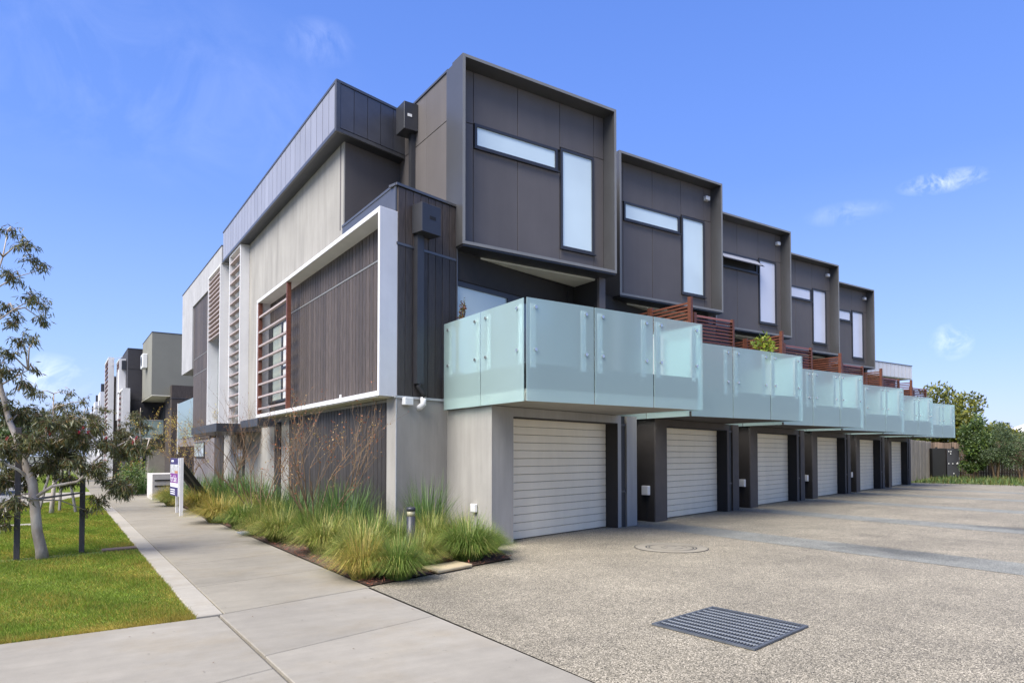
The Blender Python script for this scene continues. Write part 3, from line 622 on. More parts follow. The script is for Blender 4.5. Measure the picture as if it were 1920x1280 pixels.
def unit2(root, tall, opn=False, pm='milk'):
    unit_common(root, None, M['darkpier'], M['dark'], tall=tall)
    if tall:
        wn_ = bay(root, open_sash=opn); wn_(6.872,8.96,7.73,8.22,openit=opn,pm=pm); wn_(9.05,9.995,6.07,8.27,pm=pm)
        s = MB().box(9.98,10.14,11.60,11.719,8.88,9.0).build('security_light', M['white_plastic'], root, bevel=.01)
    timber_screen(root); entry_wall(root)
u = thing('townhouse', labels[0], 'house', (6.2,9.96,0), 'townhouses in the driveway row'); unit2(u, True)
outlet(u)
for k in (2, 3, 4):
    if k == 2:
        uk = thing('townhouse', labels[1], 'house', (6.2,9.96,0), 'townhouses in the driveway row'); unit2(uk, True, True, 'milk2'); outlet(uk)
    elif k == 3:
        uk = thing('townhouse', labels[2], 'house', (6.2,9.96,0), 'townhouses in the driveway row'); unit2(uk, True, False, 'milk2'); outlet(uk)
    else:
        uk = copy_tree(uk); uk['label'] = labels[3]
    uk.location = (6.2+D[0]*k, 9.96+D[1]*k, 0)
u.location = (6.2+D[0], 9.96+D[1], 0)
ul = thing('townhouse', labels[4], 'house', (6.2,9.96,0), 'townhouses in the driveway row'); unit2(ul, False)
wb = MB().box(6.3,11.35,11.35,16,5.66,6.34).build('roof_fascia', M['white'], ul); MB().box(6.28,11.38,11.32,16.05,6.342,6.37).build('roof_cap', M['metal'], wb)
for i in range(13): MB().box(6.5+.38*i,6.505+.38*i,11.338,11.349,5.70,6.33).build('rib', M['whitebox'], wb)
MB().box(6.32,11.33,11.37,15.9,5.62,5.658).build('soffit', M['soffit'], ul)
ul.location = (6.2+D[0]*5, 9.96+D[1]*5, 0)

# ================================================================== FAR BUILDINGS
ap = thing('apartment_building', 'khaki rendered block with overhanging box above a dark timber wall, beyond the white frames', 'building', (5.6,45.5,0))
MB().box(4.6,16,46,51.5,5.16,8.93).build('upper_wall', M['khaki'], ap); MB().box(4.58,16.1,45.98,51.6,8.932,8.97).build('roof_cap', M['metal'], ap)
lw = MB(); lw.prism([(5.62,45.4),(16,45.4),(16,52.2),(5.9,52.2),(5.9,50.5),(5.62,48.2)], 0, 5.75); lw.build('lower_wall', M['board'], ap)
MB().box(5.60,16,45.37,45.399,4.95,4.98).build('trim', M['metal'], ap); MB().box(5.595,5.619,45.38,48.2,4.95,4.98).build('trim', M['metal'], ap)
MB().box(4.62,8,45.99,52,5.11,5.158).build('soffit', M['soffit'], ap)
w = MB().box(5.60,5.9,48.6,50.3,2.7,4.7).build('window', M['darkmetal'], ap); MB().box(5.58,5.599,48.75,50.15,2.8,4.6).build('pane', M['glazdark'], w)
ac = MB().box(4.30,4.59,48.2,49.4,7.0,7.9).build('air_conditioner', M['white_plastic'], ap, bevel=.03)
MB().tube([(4.295,48.8,7.45),(4.285,48.8,7.45)], .32, 20).build('fan', M['darkmetal'], ac)
bs = MB().box(3.8,5.75,50.0,52,2.25,2.6).build('balcony_slab', M['dark'], ap)
MB().box(3.8,5.75,50.0,50.02,2.6,3.80).build('glass_panel', M['frost'], ap); MB().box(3.8,5.75,49.98,50.03,3.80,3.84).build('handrail', M['steel'], ap)
for x in (3.95,5.5): MB().box(x,x+.06,50.05,50.1,2.6,3.80).build('post', M['steel'], ap)
MB().box(4.9,6.3,50.2,52,0,2.25).build('base_wall', mat('beige render', (.26,.235,.19)), ap)
db = thing('dark_townhouse', 'tall dark clad block with white portal and brown slats behind the khaki building', 'building', (3.8,52,0))
MB().box(3.78,9,52,60,0,8.65).build('wall', M['panel'], db).data.materials[0] = mat('near black cladding', (.035,.033,.037), .7)
MB().box(3.76,9,51.98,60,8.652,8.69).build('roof_cap', M['metal'], db)
for z in (3.2,5.2,7.3): MB().box(3.77,9,51.985,51.999,z,z+.02).build('joint', M['rubber'], db)
pf = MB(); pf.box(3.36,3.78,49.9,50.0,1.9,5.82); pf.box(3.36,3.5,54.3,54.4,1.9,5.82); pf.box(3.36,3.78,50.0,54.3,5.72,5.82); pf.box(3.36,3.46,51.0,51.15,1.9,5.72); pf = pf.build('white_portal', M['white'], db)
for i in range(10): MB().box(3.38,3.5,51.15,54.3,2.1+.36*i,2.18+.36*i).build('slat', M['cedar'], pf)
MB().box(3.55,3.76,51.1,54.3,1.9,5.7).build('portal_back', M['dark'], pf)
p2 = MB(); p2.box(3.36,3.76,53.3,53.4,4,8.1); p2.box(3.36,3.5,55.9,56.0,4,8.1); p2.box(3.36,3.76,53.4,55.9,8.02,8.1); p2.box(3.36,3.6,53.4,54.6,4,7.4); p2 = p2.build('white_portal', M['white'], db)
for i in range(3): MB().box(3.38,3.45,53.4,55.9,7.45+.2*i,7.5+.2*i).build('slat', M['cedar'], p2)
MB().box(3.5,3.76,53.0,53.29,7.35,7.95).build('rainwater_head', M['darkmetal'], db)
tt = thing('slatted_tower', 'slender white street frame with brown slats rising beyond the dark block', 'building', (2.9,56,0))
t_ = MB(); t_.box(2.86,3.22,55.9,56.05,0,8.47); t_.box(2.86,2.98,60.4,60.5,0,8.47); t_.box(2.86,3.22,56.05,60.4,8.37,8.47); t_ = t_.build('frame', M['white'], tt)
for i in range(25): MB().box(2.88,2.98,56.05,60.4,.5+.32*i,.58+.32*i).build('slat', M['cedar'], t_)
MB().box(3.23,9,60.5,67,0,7.6).build('wall', M['whitebox'], tt); MB().box(3.2,5.2,58.5,60.4,0,7.3).build('stair_wall', M['darkpier'], tt)
for z in (7.9,8.3): MB().tube([(3.0,56.2,z),(3.6,53.8,z)], .02, 5).build('rail', M['steel'], tt)
fl_ = [('pale townhouse behind the slender slatted frame, with a dark rooftop head',3.4,70,8.1), ('pale stepped townhouse, third from the far end of the street row',3.7,88,8.4), ('small pale townhouse, second from the far end of the street',4.1,110,8.5), ('farthest pale townhouse at the vanishing end of the street',4.6,140,8.3)]
for lb, x, y, h in fl_:
    t = thing('far_townhouse', lb, 'house', (x,y,0), 'pale townhouses far down the street')
    MB().box(x,x+9,y,y+14,0,h-1.2).build('wall', M['whitebox'], t); MB().box(x-.4,x+.1,y-.2,y+4,1.5,h-1).build('white_frame', M['white'], t)
    MB().box(x+.1,x+2.2,y-.1,y+3,h-1.2,h).build('roof_box', M['darkpier'], t); MB().box(x-.3,x+.1,y+1,y+1.6,h-1,h-.2).build('rainwater_head', M['darkmetal'], t)
    for j in range(2): w = MB().box(x-.42,x-.401,y+.6,y+1.6,2.2+2.6*j,3.8+2.6*j).build('window', M['darkmetal'], t)
# white roofed house at right
wh = thing('weatherboard_house', 'cream weatherboard house with a white metal roof beyond the back fence at right', 'house', (80,29,0))
MB().box(78,94,15,28.6,0,3.2).build('wall', M['weatherboard'], wh)
b = MB(); b.v = [(77.6,14.4,3.6),(77.6,30.2,3.6),(94,30.2,3.6),(94,14.4,3.6),(77.6,22,6.4),(94,22,6.4)]; b.f = [(0,4,5,3),(1,2,5,4),(0,1,4),(3,5,2),(0,3,2,1)]; b.build('roof', M['roofwhite'], wh)
b = MB(); b.v = [(77.55,15.2,3.2),(77.55,28.4,3.2),(77.55,22,6.1),(77.5,15.2,3.2),(77.5,28.4,3.2),(77.5,22,6.1)]; b.f = [(3,5,4),(0,1,2),(0,2,5,3),(1,4,5,2),(0,3,4,1)]; b.build('gable', M['weatherboard'], wh)
for i in range(12): MB().box(77.94,77.99,15,28.6,.3+.24*i,.32+.24*i).build('weatherboard_line', M['pale'], wh)

# ================================================================== FENCES, CABINET
def fence(name, label, A, B, h, m, pitch=.105, rails=False):
    A = Vector((*A,0)); B = Vector((*B,0)); L = (B-A).length; d = (B-A)/L; nn = Vector((d.y,-d.x,0)); ang = math.atan2(d.y,d.x)
    t = thing(name, label, 'fence', A); n = int(L/pitch); src = None
    for i in range(n):
        if src is None:
            b = MB(); b.box(0,pitch*.93,-.009,.009,.03,h); src = b.build('paling', m, None, off=(0,0,0)); src.parent = t; c_ = src
        else: c_ = src.copy(); COL.objects.link(c_)
        off = random.uniform(-.006,.006) + (.012 if i%2 else 0)
        c_.location = d*(pitch*i) + nn*off + Vector((0,0,random.uniform(-.03,.02))); c_.rotation_euler = (0,random.uniform(-.006,.006),ang)
    for z in (.35,1.15,1.9):
        r = MB().box(0,L,.018,.06,z,z+.07).build('rail', m, None, off=(0,0,0)); r.parent = t; r.rotation_euler = (0,0,ang)
        if rails: r.location = nn*(.075)
    return t
fence('paling_fence', 'weathered grey paling fence running back from the last townhouse', (39.6,19.75), (49.6,23.0), 2.45, M['pale'])
fence('paling_fence', 'brown paling fence with rails across the back behind the shrubs', (49.7,23.1), (54.5,8.0), 2.4, M['palebrown'], .14, True)
cb = thing('meter_cabinet', 'black open services cabinet standing against the back paling fence', 'cabinet', (48.7,21.7,0))
cx, cy = 48.42,22.35
MB().prism([(cx,cy),(cx+.62,cy-.55),(cx+.95,cy-.2),(cx+.33,cy+.35)], .12, 2.0).build('door', M['blackplastic'], cb, bevel=.02)
fr = MB().prism([(cx+.66,cy-.6),(cx+1.05,cy-1.15),(cx+1.35,cy-.9),(cx+.95,cy-.35)], .1, 1.98).build('case', M['darkmetal'], cb)
for j in range(9):
    x = cx+.66+.39*random.uniform(.1,.9); f_ = (x-cx-.66)/.39; y = cy-.6-.55*f_; z = random.choice([1.75,1.6,1.45,.95,1.0,.3])
    MB().box(x-.07,x-.02,y-.07,y-.03,z,z+.07).build('meter', M['white_plastic'], cb)
for x,y in ((cx+.3,cy-.1),(cx+1.0,cy-.8)): MB().tube([(x,y,1.97),(x,y,2.08)], .07, 8).build('knob', M['blackplastic'], cb)

# ================================================================== SMALL GROUND THINGS
gr = thing('drain_grate', 'galvanised steel drain grate set in the driveway', 'drain grate', (5.15,4.14,0))
Gc = [Vector((4.61,4.56,0)),Vector((5.61,4.72,0)),Vector((5.70,3.74,0)),Vector((4.69,3.54,0))]
def gp(a, b_): return Gc[0]*(1-a)*(1-b_)+Gc[1]*a*(1-b_)+Gc[2]*a*b_+Gc[3]*(1-a)*b_
def gbox(a0,a1,b0,b1,z0,z1):
    c = [gp(a0,b0),gp(a0,b1),gp(a1,b1),gp(a1,b0)]; return [(p.x,p.y,z0) for p in c]+[(p.x,p.y,z1) for p in c]
MB().hexa(gbox(-.01,1.01,-.01,1.01,.0015,.003)).build('pit', M['shadow'], gr)
gm = mat('galvanised grate', (.12,.13,.14), .6, metal=.5, var=.2, vscale=8)
b = MB(); b.hexa(gbox(-.02,1.02,-.02,.012,.001,.016)); b.hexa(gbox(-.02,1.02,.988,1.02,.001,.016)); b.hexa(gbox(-.02,.012,.012,.988,.001,.016)); b.hexa(gbox(.988,1.02,.012,.988,.001,.016)); b.build('grate_frame', gm, gr)
for i in range(1,10): MB().hexa(gbox(i/10-.007,i/10+.007,.012,.988,.004,.0155)).build('bar', mat('bright bar', (.34,.36,.37), .45, metal=.4), gr)
for i in range(1,34): MB().hexa(gbox(.012,.988,i/34-.0045,i/34+.0045,.004,.013)).build('cross_bar', gm, gr)
mh = thing('manhole_cover', 'round concrete manhole cover set in the driveway', 'manhole cover', (8.66,8.17,0))
def ring(r0, r1, z0, z1, m, nm, c=(8.66,8.17), n=48):
    b = MB()
    for z in (z0,z1):
        for r in (r0,r1): b.v += [(c[0]+r*math.cos(2*math.pi*i/n), c[1]+r*math.sin(2*math.pi*i/n), z) for i in range(n)]
    for i in range(n):
        j = (i+1)%n; b.f += [(2*n+i,3*n+i,3*n+j,2*n+j),(n+i,n+j,3*n+j,3*n+i),(i,2*n+i,2*n+j,j)]
    return b.build(nm, m, mh)
mhc = concrete_mat('manhole concrete', (.27,.242,.185))
ring(.60,.615,.0005,.003,M['rubber'],'outer_joint'); ring(.43,.60,.0005,.005,mhc,'collar'); ring(.405,.43,.0005,.002,M['rubber'],'joint'); ring(.38,.405,.0005,.006,mhc,'rim'); ring(.355,.38,.0005,.002,M['rubber'],'joint'); ring(.001,.355,.0005,.0055,mhc,'lid')
for a0,a1,k in ((.2,1.5,.18),(2.2,3.4,.16),(4.2,5.3,.2),(1.7,2.6,.07),(5.4,6.3,.26)):
    pts = [(8.66+k*math.cos(a0+(a1-a0)*i/8), 8.17+k*math.sin(a0+(a1-a0)*i/8), .0058) for i in range(9)]; MB().tube(pts, .004, 4).build('groove', M['rubber'], mh)
bo = thing('bollard_light', 'dark bollard light with a pale lens standing among the tussock grass', 'bollard light', (4.26,9.05,0))
MB().tube([(4.26,9.05,0),(4.26,9.05,.68)], .062, 16).build('post', M['darkmetal'], bo, smooth=True); MB().tube([(4.26,9.05,.68),(4.26,9.05,.76)], .058, 16).build('lens', mat('frosted lens', (.36,.33,.20), .3), bo, smooth=True); MB().tube([(4.26,9.05,.76),(4.26,9.05,.80),(4.26,9.05,.815)], [.066,.066,.05], 16).build('cap', M['darkmetal'], bo, smooth=True)
sp = MB(); sp.prism([(4.16,8.02),(4.82,8.24),(4.78,8.62),(4.14,8.45)], .012, .055); tag(sp.build('stepping_stone', M['stone'], bevel=.012), 'flat sandstone slab at the driveway edge of the garden bed', 'paving slab')
tag(MB().prism([(3.0,14.0),(3.28,14.0),(3.28,14.5),(3.0,14.5)], .01, .03).build('pit_lid', M['bluestone'], bevel=.004), 'small grey pit lid at the footpath edge of the garden', 'pit lid')
tag(MB().prism([(.62,12.95),(1.12,13.05),(1.12,13.3),(.62,13.2)], -.01, .02).build('access_cover', mat('rusty brown lid', (.16,.11,.075), .85), bevel=.004), 'low brown pit lid sunk in the lawn by the footpath', 'access cover')
lb_ = thing('letterbox_wall', 'low rendered letterbox wall at the garden edge by the footpath', 'letterbox wall', (2.85,27.2,0))
MB().prism([(2.72,26.6),(3.9,26.9),(3.9,28.3),(2.72,28.2)], 0, .90).build('wall', mat('pale letterbox render', (.50,.48,.44), .85), lb_, bevel=.01)
for z in (.45,.65): MB().prism([(2.80,26.615),(3.35,26.75),(3.35,26.74),(2.80,26.6)], z, z+.05).build('slot', M['shadow'], lb_)
# sign
sg = thing('real_estate_sign', 'purple and white For Sale board on white posts beside the footpath', 'sign', (2.66,19.9,0))
sx, sy = 2.64, 19.28
MB().box(2.60,2.68,19.25,19.33,0,1.49).build('post', M['white'], sg); MB().box(2.66,2.73,20.40,20.47,0,.55).build('post', M['white'], sg)
S0 = Vector((2.60,19.33,0)); S1 = Vector((2.36,20.35,0)); S0 = Vector((2.58,19.33,0)); S1 = Vector((2.53,20.30,0))
sdv = (S1-S0); sdn = Vector((-sdv.y, sdv.x, 0)).normalized(); sdn = -sdn if sdn.x > 0 else sdn
def sgn(a0,a1,z0,z1,d0,d1,m,nm='print'):
    z0 = .5+(z0-.72)*.907; z1 = .5+(z1-.72)*.907
    c = [S0+sdv*a0+sdn*d0, S0+sdv*a1+sdn*d0, S0+sdv*a1+sdn*d1, S0+sdv*a0+sdn*d1]; return MB().prism([(p.x,p.y) for p in c], z0, z1).build(nm, m, sg)
sgn(0,1,.72,1.80,-.01,.02,M['signwhite'],'board')
sgn(0,1,1.62,1.80,.021,.024,M['navy']); sgn(0,1,1.37,1.61,.021,.024,M['photo1']); sgn(.0,.4,1.37,1.44,.0245,.026,M['orange']); sgn(0,1,1.09,1.36,.021,.024,M['purple']); sgn(0,1,.72,.97,.021,.024,M['navy'])
sgn(.55,.85,1.69,1.745,.0245,.026,M['signwhite'],'logo')
for z in (.76,.82,.88): sgn(.35,.95,z,z+.028,.0245,.026,M['signwhite'],'text_line')
for z in (1.03,): sgn(.3,.9,z,z+.015,.0245,.026,M['photo1'],'text_line')
fc = bpy.data.curves.new('lettering','FONT'); fc.body = 'For Sale'; fc.size = .25; fc.extrude = .001; fc.align_x = 'CENTER'; fc.materials.append(M['signwhite'])
fo_ = bpy.data.objects.new('lettering', fc); COL.objects.link(fo_); bpy.context.view_layer.update(); lm = bpy.data.meshes.new_from_object(fo_); bpy.data.objects.remove(fo_)
fo = bpy.data.objects.new('lettering', lm); COL.objects.link(fo); fo.parent = sg
cpos = S0+sdv*.55+sdn*.027; fo.location = (cpos.x-2.66, cpos.y-19.9, .865)
xax = -sdv.normalized(); zax = sdn; yax = Vector((0,0,1)); fo.rotation_euler = Matrix((xax,yax,zax)).transposed().to_euler()
hr = thing('sloping_rail', 'pair of black sloping timbers propped behind the For Sale board', 'brace', (3.5,20.5,0))
for i,(a,b_) in enumerate((((2.80,20.55,1.33),(3.50,20.98,.42)),((2.90,21.3,1.08),(3.36,21.55,.45)))):
    MB().tube([a,b_], .075, 4).build('rail', M['blackplastic'], hr)

# ================================================================== PLANTS
def tussock_mesh(n, R, H, seed, cols, wid=.006, droop=.6, spread=.22, up=1.0, segs=4):
    r = np.random.default_rng(seed)
    ang = r.uniform(0,2*np.pi,n); rad = np.sqrt(r.uniform(0,1,n))*spread*R; base = np.stack([rad*np.cos(ang), rad*np.sin(ang), np.zeros(n)],1)
    out = (r.uniform(.15,1.0,n) if droop < .5 else np.sqrt(r.uniform(.02,1.0,n)))*R; a2 = ang + r.normal(0,.35,n); lean = np.stack([np.cos(a2)*out, np.sin(a2)*out],1)
    h = H*r.uniform(.6,1.1,n)*(1-.28*(out/R)**2)*up
    V,F = blades(base, h, lean, np.full(n,wid)*r.uniform(.7,1.3,n), segs, droop)
    cidx = r.choice(len(cols), n, p=[c[0] for c in cols]); C = np.array([c[1] for c in cols])[cidx]*r.uniform(.55,1.45,(n,1))
    k = 2*(segs+1); t = np.repeat(np.linspace(0,1,segs+1),2)
    Cc = C[:,None,:]*(1+.0*t[None,:,None]); tipc = np.array([1.5,1.25,1.0]); Cc = Cc*(1+(tipc-1)[None,None,:]*(t[None,:,None]**3)*r.uniform(0,1,(n,1,1)))
    return V,F,Cc.reshape(-1,3)
G_GREEN = [(.60,(.72,.98,.75)),(.28,(.5,.75,.6)),(.12,(2.0,1.75,2.6))]
G_MIX = [(.5,(.82,1.0,.75)),(.3,(1.25,1.15,1.1)),(.20,(2.3,1.85,2.8))]
G_BROWN = [(.45,(1.05,1.05,.8)),(.33,(1.8,1.25,1.2)),(.22,(2.5,1.75,2.4))]
G_DARK = [(.7,(.38,.66,.75)),(.3,(.6,.9,.9))]
tus = {}
for nm, cols in (('green',G_GREEN),('mix',G_MIX),('brown',G_BROWN)):
    for s in range(2): tus[nm,s] = tussock_mesh(2100, 1, 1, 10+s, cols, wid=.0125, droop=1.25, spread=.30)
strap = [tussock_mesh(380, 1, 1, 30+s, G_DARK, wid=.024, spread=.5, droop=.25) for s in range(2)]
def plant(kind, x, y, R, H, label, seed=0, rot=0):
    V,F,C = (tus[kind,seed%2] if kind != 'strap' else strap[seed%2])
    c, s = math.cos(rot), math.sin(rot)
    W = np.stack([(V[:,0]*c-V[:,1]*s)*R, (V[:,0]*s+V[:,1]*c)*R, V[:,2]*H],1)
    o = np_mesh('grass_tussock' if kind != 'strap' else 'strap_plant', W, F, M['blade'], C); o.location = (x,y,.01)
    return tag(o, label, 'grass' if kind != 'strap' else 'plant', 'tussock grasses in the front garden' if kind != 'strap' else 'dark strap leaved plants by the wall')
TL = [
 ('green',5.10,8.85,.62,.86,'dark green tussock at the driveway corner, nearest the garage door'),
 ('green',3.60,8.0,.46,.78,'bright green tussock just in front of the bollard light'),
 ('mix',3.42,8.75,.58,1.0,'straw and green tussock left of the bollard light, tallest at the front'),
 ('brown',3.22,8.25,.42,.72,'brown tinged small tussock at the footpath end of the bed'),
 ('mix',3.55,10.75,.55,.85,'pale green tussock beside the bare red mulch patch'),
 ('mix',3.36,12.6,.58,.84,'round tussock with brown top behind the bare mulch patch'),
 ('green',3.28,15.4,.52,.76,'yellow green round tussock fourth along the footpath edge'),
 ('brown',3.15,17.0,.75,.88,'orange brown wide tussock just right of the For Sale board'),
 ('mix',2.98,23.2,.62,.80,'yellow tussock between the letterbox wall and the sign'),
 ('brown',3.3,20.8,.65,.8,'tan tussock directly behind the sign posts'),
 ('mix',5.05,9.95,.5,.9,'brown tipped tussock against the return wall'),
 ('green',4.35,9.75,.5,.85,'green tussock immediately behind the bollard light'),
 ('green',3.95,9.7,.55,.92,'green tussock in second row left of the bollard'),
 ('mix',4.0,11.2,.5,.8,'faded tussock in second row near the boarded wall'),
 ('green',5.75,9.35,.38,.62,'small green tussock against the garage corner'),
 ('green',4.1,14.2,.5,.7,'green tussock in second row below the bare shrub'),
 ('brown',3.0,25.2,.5,.75,'small yellow tussock at the foot of the letterbox wall'),
 ('mix',4.25,8.75,.42,.7,'low tussock between the bollard light and the sandstone slab'),
 ('green',3.75,12.0,.5,.85,'second row green tussock right of the leafless orange flecked shrub'),
 ('mix',3.9,15.3,.55,.85,'second row straw tussock between the two leafless shrubs'),
 ('brown',3.95,17.6,.55,.85,'second row tan tussock below the white slatted screens'),
 ('green',3.9,19.0,.55,.8,'second row green tussock beside the black sloping timbers'),
 ('mix',5.45,9.75,.42,.85,'upright tussock in front of the small white tap box'),
 ('mix',3.3,13.9,.45,.6,'small straw tussock at the grey pit lid'),
]
for i,(k,x,y,R,H,lb) in enumerate(TL): plant(k,x,y,R*1.12,H*(1.0 if i%3 else 1.1),lb,i,i*1.7)
for i,(x,y,R,H,lb) in enumerate([
 (4.3,11.75,.62,1.2,'dark strap leaved clump below the boarded wall corner'), (4.55,12.9,.6,1.15,'dark strap leaved clump second from the corner wall'),
 (5.35,10.7,.5,1.28,'upright dark strap plant against the rendered corner wall'), (4.0,13.6,.6,1.05,'dark strap plant beneath the leafless orange flecked shrub'),
 (4.2,18.4,.7,1.2,'dark strap clump below the slatted white screens'), (4.1,20.2,.8,1.15,'dark strap clump right of the black sloping timbers'),
 (3.9,24.5,.8,1.1,'dark strap clump between sign and letterbox wall'), (4.3,16.6,.6,1.0,'dark strap clump between the two bare shrubs'),
 (4.4,22.3,.8,1.2,'dark strap clump below the small green window'), (2.7,31.0,.8,1.3,'dark strap clump left of the letterbox wall')]):
    plant('strap',x,y,R*1.15,H,lb,i,i*2.1)
# bare shrubs
def bare_shrub(name, x, y, H, spread, stems, seed, leafn, leafcol, label, leafsize=.03):
    r = random.Random(seed); t = thing(name, label, 'shrub', (x,y,0)); b = MB(); tips = []
    def grow(p, d, L, rad, depth):
        n = 3; pts = [p]; q = p.copy(); dd = d.copy()
        for i in range(n):
            dd = (dd + Vector((r.uniform(-.18,.18), r.uniform(-.18,.18), r.uniform(-.02,.12)))).normalized(); q = q + dd*(L/n); pts.append(q.copy())
        b.tube(pts, [rad*(1-.5*i/n) for i in range(n+1)], 4 if depth < 2 else 3, False)
        if depth >= 2: tips.extend(pts[1:])
        if depth < 4 and L > .1:
            for k in range(r.choice([2,3,3])):
                pp = pts[r.choice([1,2,3,3])]; nd = (dd + Vector((r.uniform(-.75,.75), r.uniform(-.75,.75), r.uniform(-.1,.45)))).normalized()
                grow(pp, nd, L*r.uniform(.55,.78), rad*.55, depth+1)
    for s in range(stems):
        a = 2*math.pi*s/stems + r.uniform(-.3,.3); grow(Vector((x+.05*math.cos(a),y+.05*math.sin(a),0)), Vector((math.cos(a)*spread, math.sin(a)*spread, 1)).normalized(), H*.44, .017, 0)
    b.build('stems', M['twig'], t)
    if leafn:
        rr = np.random.default_rng(seed); T = np.array([tuple(v) for v in tips]); idx = rr.integers(0,len(T),leafn); c = T[idx]+rr.normal(0,.015,(leafn,3)); d = unit(rr.normal(0,1,(leafn,3)))
        V,F = leaf_quads(c, d, unit(rr.normal(0,1,(leafn,3))), rr.uniform(.6,1.4,leafn)*leafsize, rr.uniform(.6,1.2,leafn)*leafsize*.6)
        C = np.repeat(np.array(leafcol)[rr.integers(0,len(leafcol),leafn)],4,axis=0); np_mesh('leaves', V, F, M['leaf'], C, t, loc=(x,y,0))
    return t
RUST = [(4.2,.9,1.0),(3.2,.6,.8),(5.0,2.2,3.6),(2.2,1.1,1.2)]
bare_shrub('bare_shrub', 3.9, 12.2, 2.6, .42, 7, 3, 800, RUST, 'leafless shrub with rusty buds in front of the boarded wall', .036)
bare_shrub('bare_shrub', 3.8, 16.2, 2.8, .40, 6, 5, 350, RUST, 'leafless multi stemmed shrub below the brown louvres', .026)
bare_shrub('bare_shrub', 4.1, 21.6, 3.0, .30, 6, 8, 350, RUST, 'leafless upright shrub under the dark entry canopy', .03)
bare_shrub('autumn_shrub', 4.0, 28.5, 3.3, .38, 7, 11, 1500, [(6.5,3.2,2.2),(4.5,1.8,1.2),(8,5,5)], 'small tree with sparse golden autumn leaves behind the sign', .05)

# gum tree
def gum(label, base, trunk, trunk_r, branches, clusters, per, seed, leafL=.10, flowers=True, leafW=.0165):
    t = thing('gum_tree', label, 'tree', base); r = np.random.default_rng(seed); b = MB()
    tr = [Vector(p) for p in trunk]; b.tube(tr, [q_*.88 for q_ in trunk_r], 12); b = b.build('trunk', M['bark'], t, smooth=True)
    lb = MB()
    for pts, ra in branches: lb.tube(pts, ra, 6)
    allp = [Vector(p) for p in trunk[3:]] + [Vector(p) for pts,_ in branches for p in pts[1:]]
    Vs=[];Fs=[];Cs=[];k=0; tw = MB()
    pal = np.array([(1,1,1),(.75,.85,.95),(1.4,1.2,.75),(1.6,.95,.7),(.55,.65,.8)])
    for (cx_,cy_,cz_,R) in clusters:
        c = Vector((cx_,cy_,cz_)); q = min(allp, key=lambda p: (p-c).length + max(0,p.z-c.z)*.8)
        mid = (q+c)/2 + Vector((r.normal(0,.05), r.normal(0,.05), .08)); lb.tube([q,mid,c], [.014,.010,.006], 4)
        nt = max(6,int(R*(75 if cz_ < 2.4 else 46)))
        for j in range(nt):
            d = unit(r.normal(0,1,(1,3)))[0]; p1 = c + Vector(d*np.array([1,1,.8]))*R*r.uniform(.4,1.0); m = (c+p1)/2 + Vector((0,0,R*.12)); tw.tube([c,m,p1], [.005,.0035,.002], 3, False)
            n = max(4,int(per*R)); s = r.uniform(.15,1.05,n)[:,None]; pc = np.array(c); pm = np.array(m); pp = np.array(p1)
            pos = (1-s)**2*pc+2*s*(1-s)*pm+s*s*pp + r.normal(0,.022,(n,3))
            dd = unit(r.normal(0,.55,(n,3)) + np.array([0,0,-.95]) + d*.35)
            V,F = leaf_quads(pos, dd, unit(r.normal(0,1,(n,3))), r.uniform(.6,1.3,n)*leafL, r.uniform(.7,1.3,n)*leafW)
            Vs.append(V); Fs.append(F+k); k += len(V); Cs.append(np.repeat(pal[r.choice(5,n,p=[.38,.26,.16,.08,.12])]*r.uniform(.75,1.25,(n,1)),4,axis=0))
    lb.build('branches', M['bark'], t, smooth=True, kind='stuff'); tw.build('twigs', M['twig'], t, kind='stuff')
    np_mesh('crown', np.concatenate(Vs), np.concatenate(Fs), M['gumleaf'], np.concatenate(Cs), t, loc=base)
    return t
TR = [(-.176,12.68,-.02),(-.20,12.68,.15),(-.249,12.68,.393),(-.296,12.68,.881),(-.32,12.68,1.141),(-.40,12.70,1.35),(-.478,12.72,1.602),(-.527,12.74,1.843),(-.615,12.75,2.049),(-.70,12.76,2.43),(-.80,12.76,2.85),(-.88,12.75,3.4),(-.86,12.74,4.04),(-.737,12.72,4.54),(-.68,12.7,4.95)]
TRr = [.105,.088,.082,.078,.074,.07,.062,.055,.048,.040,.032,.024,.018,.012,.006]
BR = [([(-.29,12.66,.92),(-.07,12.55,1.09),(.253,12.5,1.155),(.343,12.48,1.253),(.461,12.45,1.461),(.603,12.42,1.604),(.933,12.4,1.80),(1.25,12.4,1.83)],[.03,.024,.02,.018,.016,.013,.009,.005]),
      ([(-.34,12.7,1.2),(-.5,12.6,1.35),(-.75,12.5,1.5),(-1.05,12.4,1.7)],[.03,.022,.015,.008]), ([(-.45,12.7,1.5),(-.2,12.75,1.75),(.05,12.85,1.95),(.25,12.9,2.1)],[.022,.016,.011,.006]),
      ([(-.86,12.74,3.5),(-.6,12.7,3.75),(-.35,12.65,3.95)],[.012,.009,.005]), ([(-.87,12.74,4.0),(-.6,12.75,4.25),(-.3,12.75,4.4)],[.012,.008,.004]), ([(-.75,12.76,2.6),(-.55,12.7,2.75),(-.4,12.65,2.85)],[.014,.01,.006]),
      ([(.46,12.45,1.46),(.6,12.3,1.2),(.8,12.25,1.05)],[.012,.008,.004]), ([(-.30,12.7,1.0),(-.5,12.85,.95),(-.75,12.9,.8)],[.02,.012,.006])]
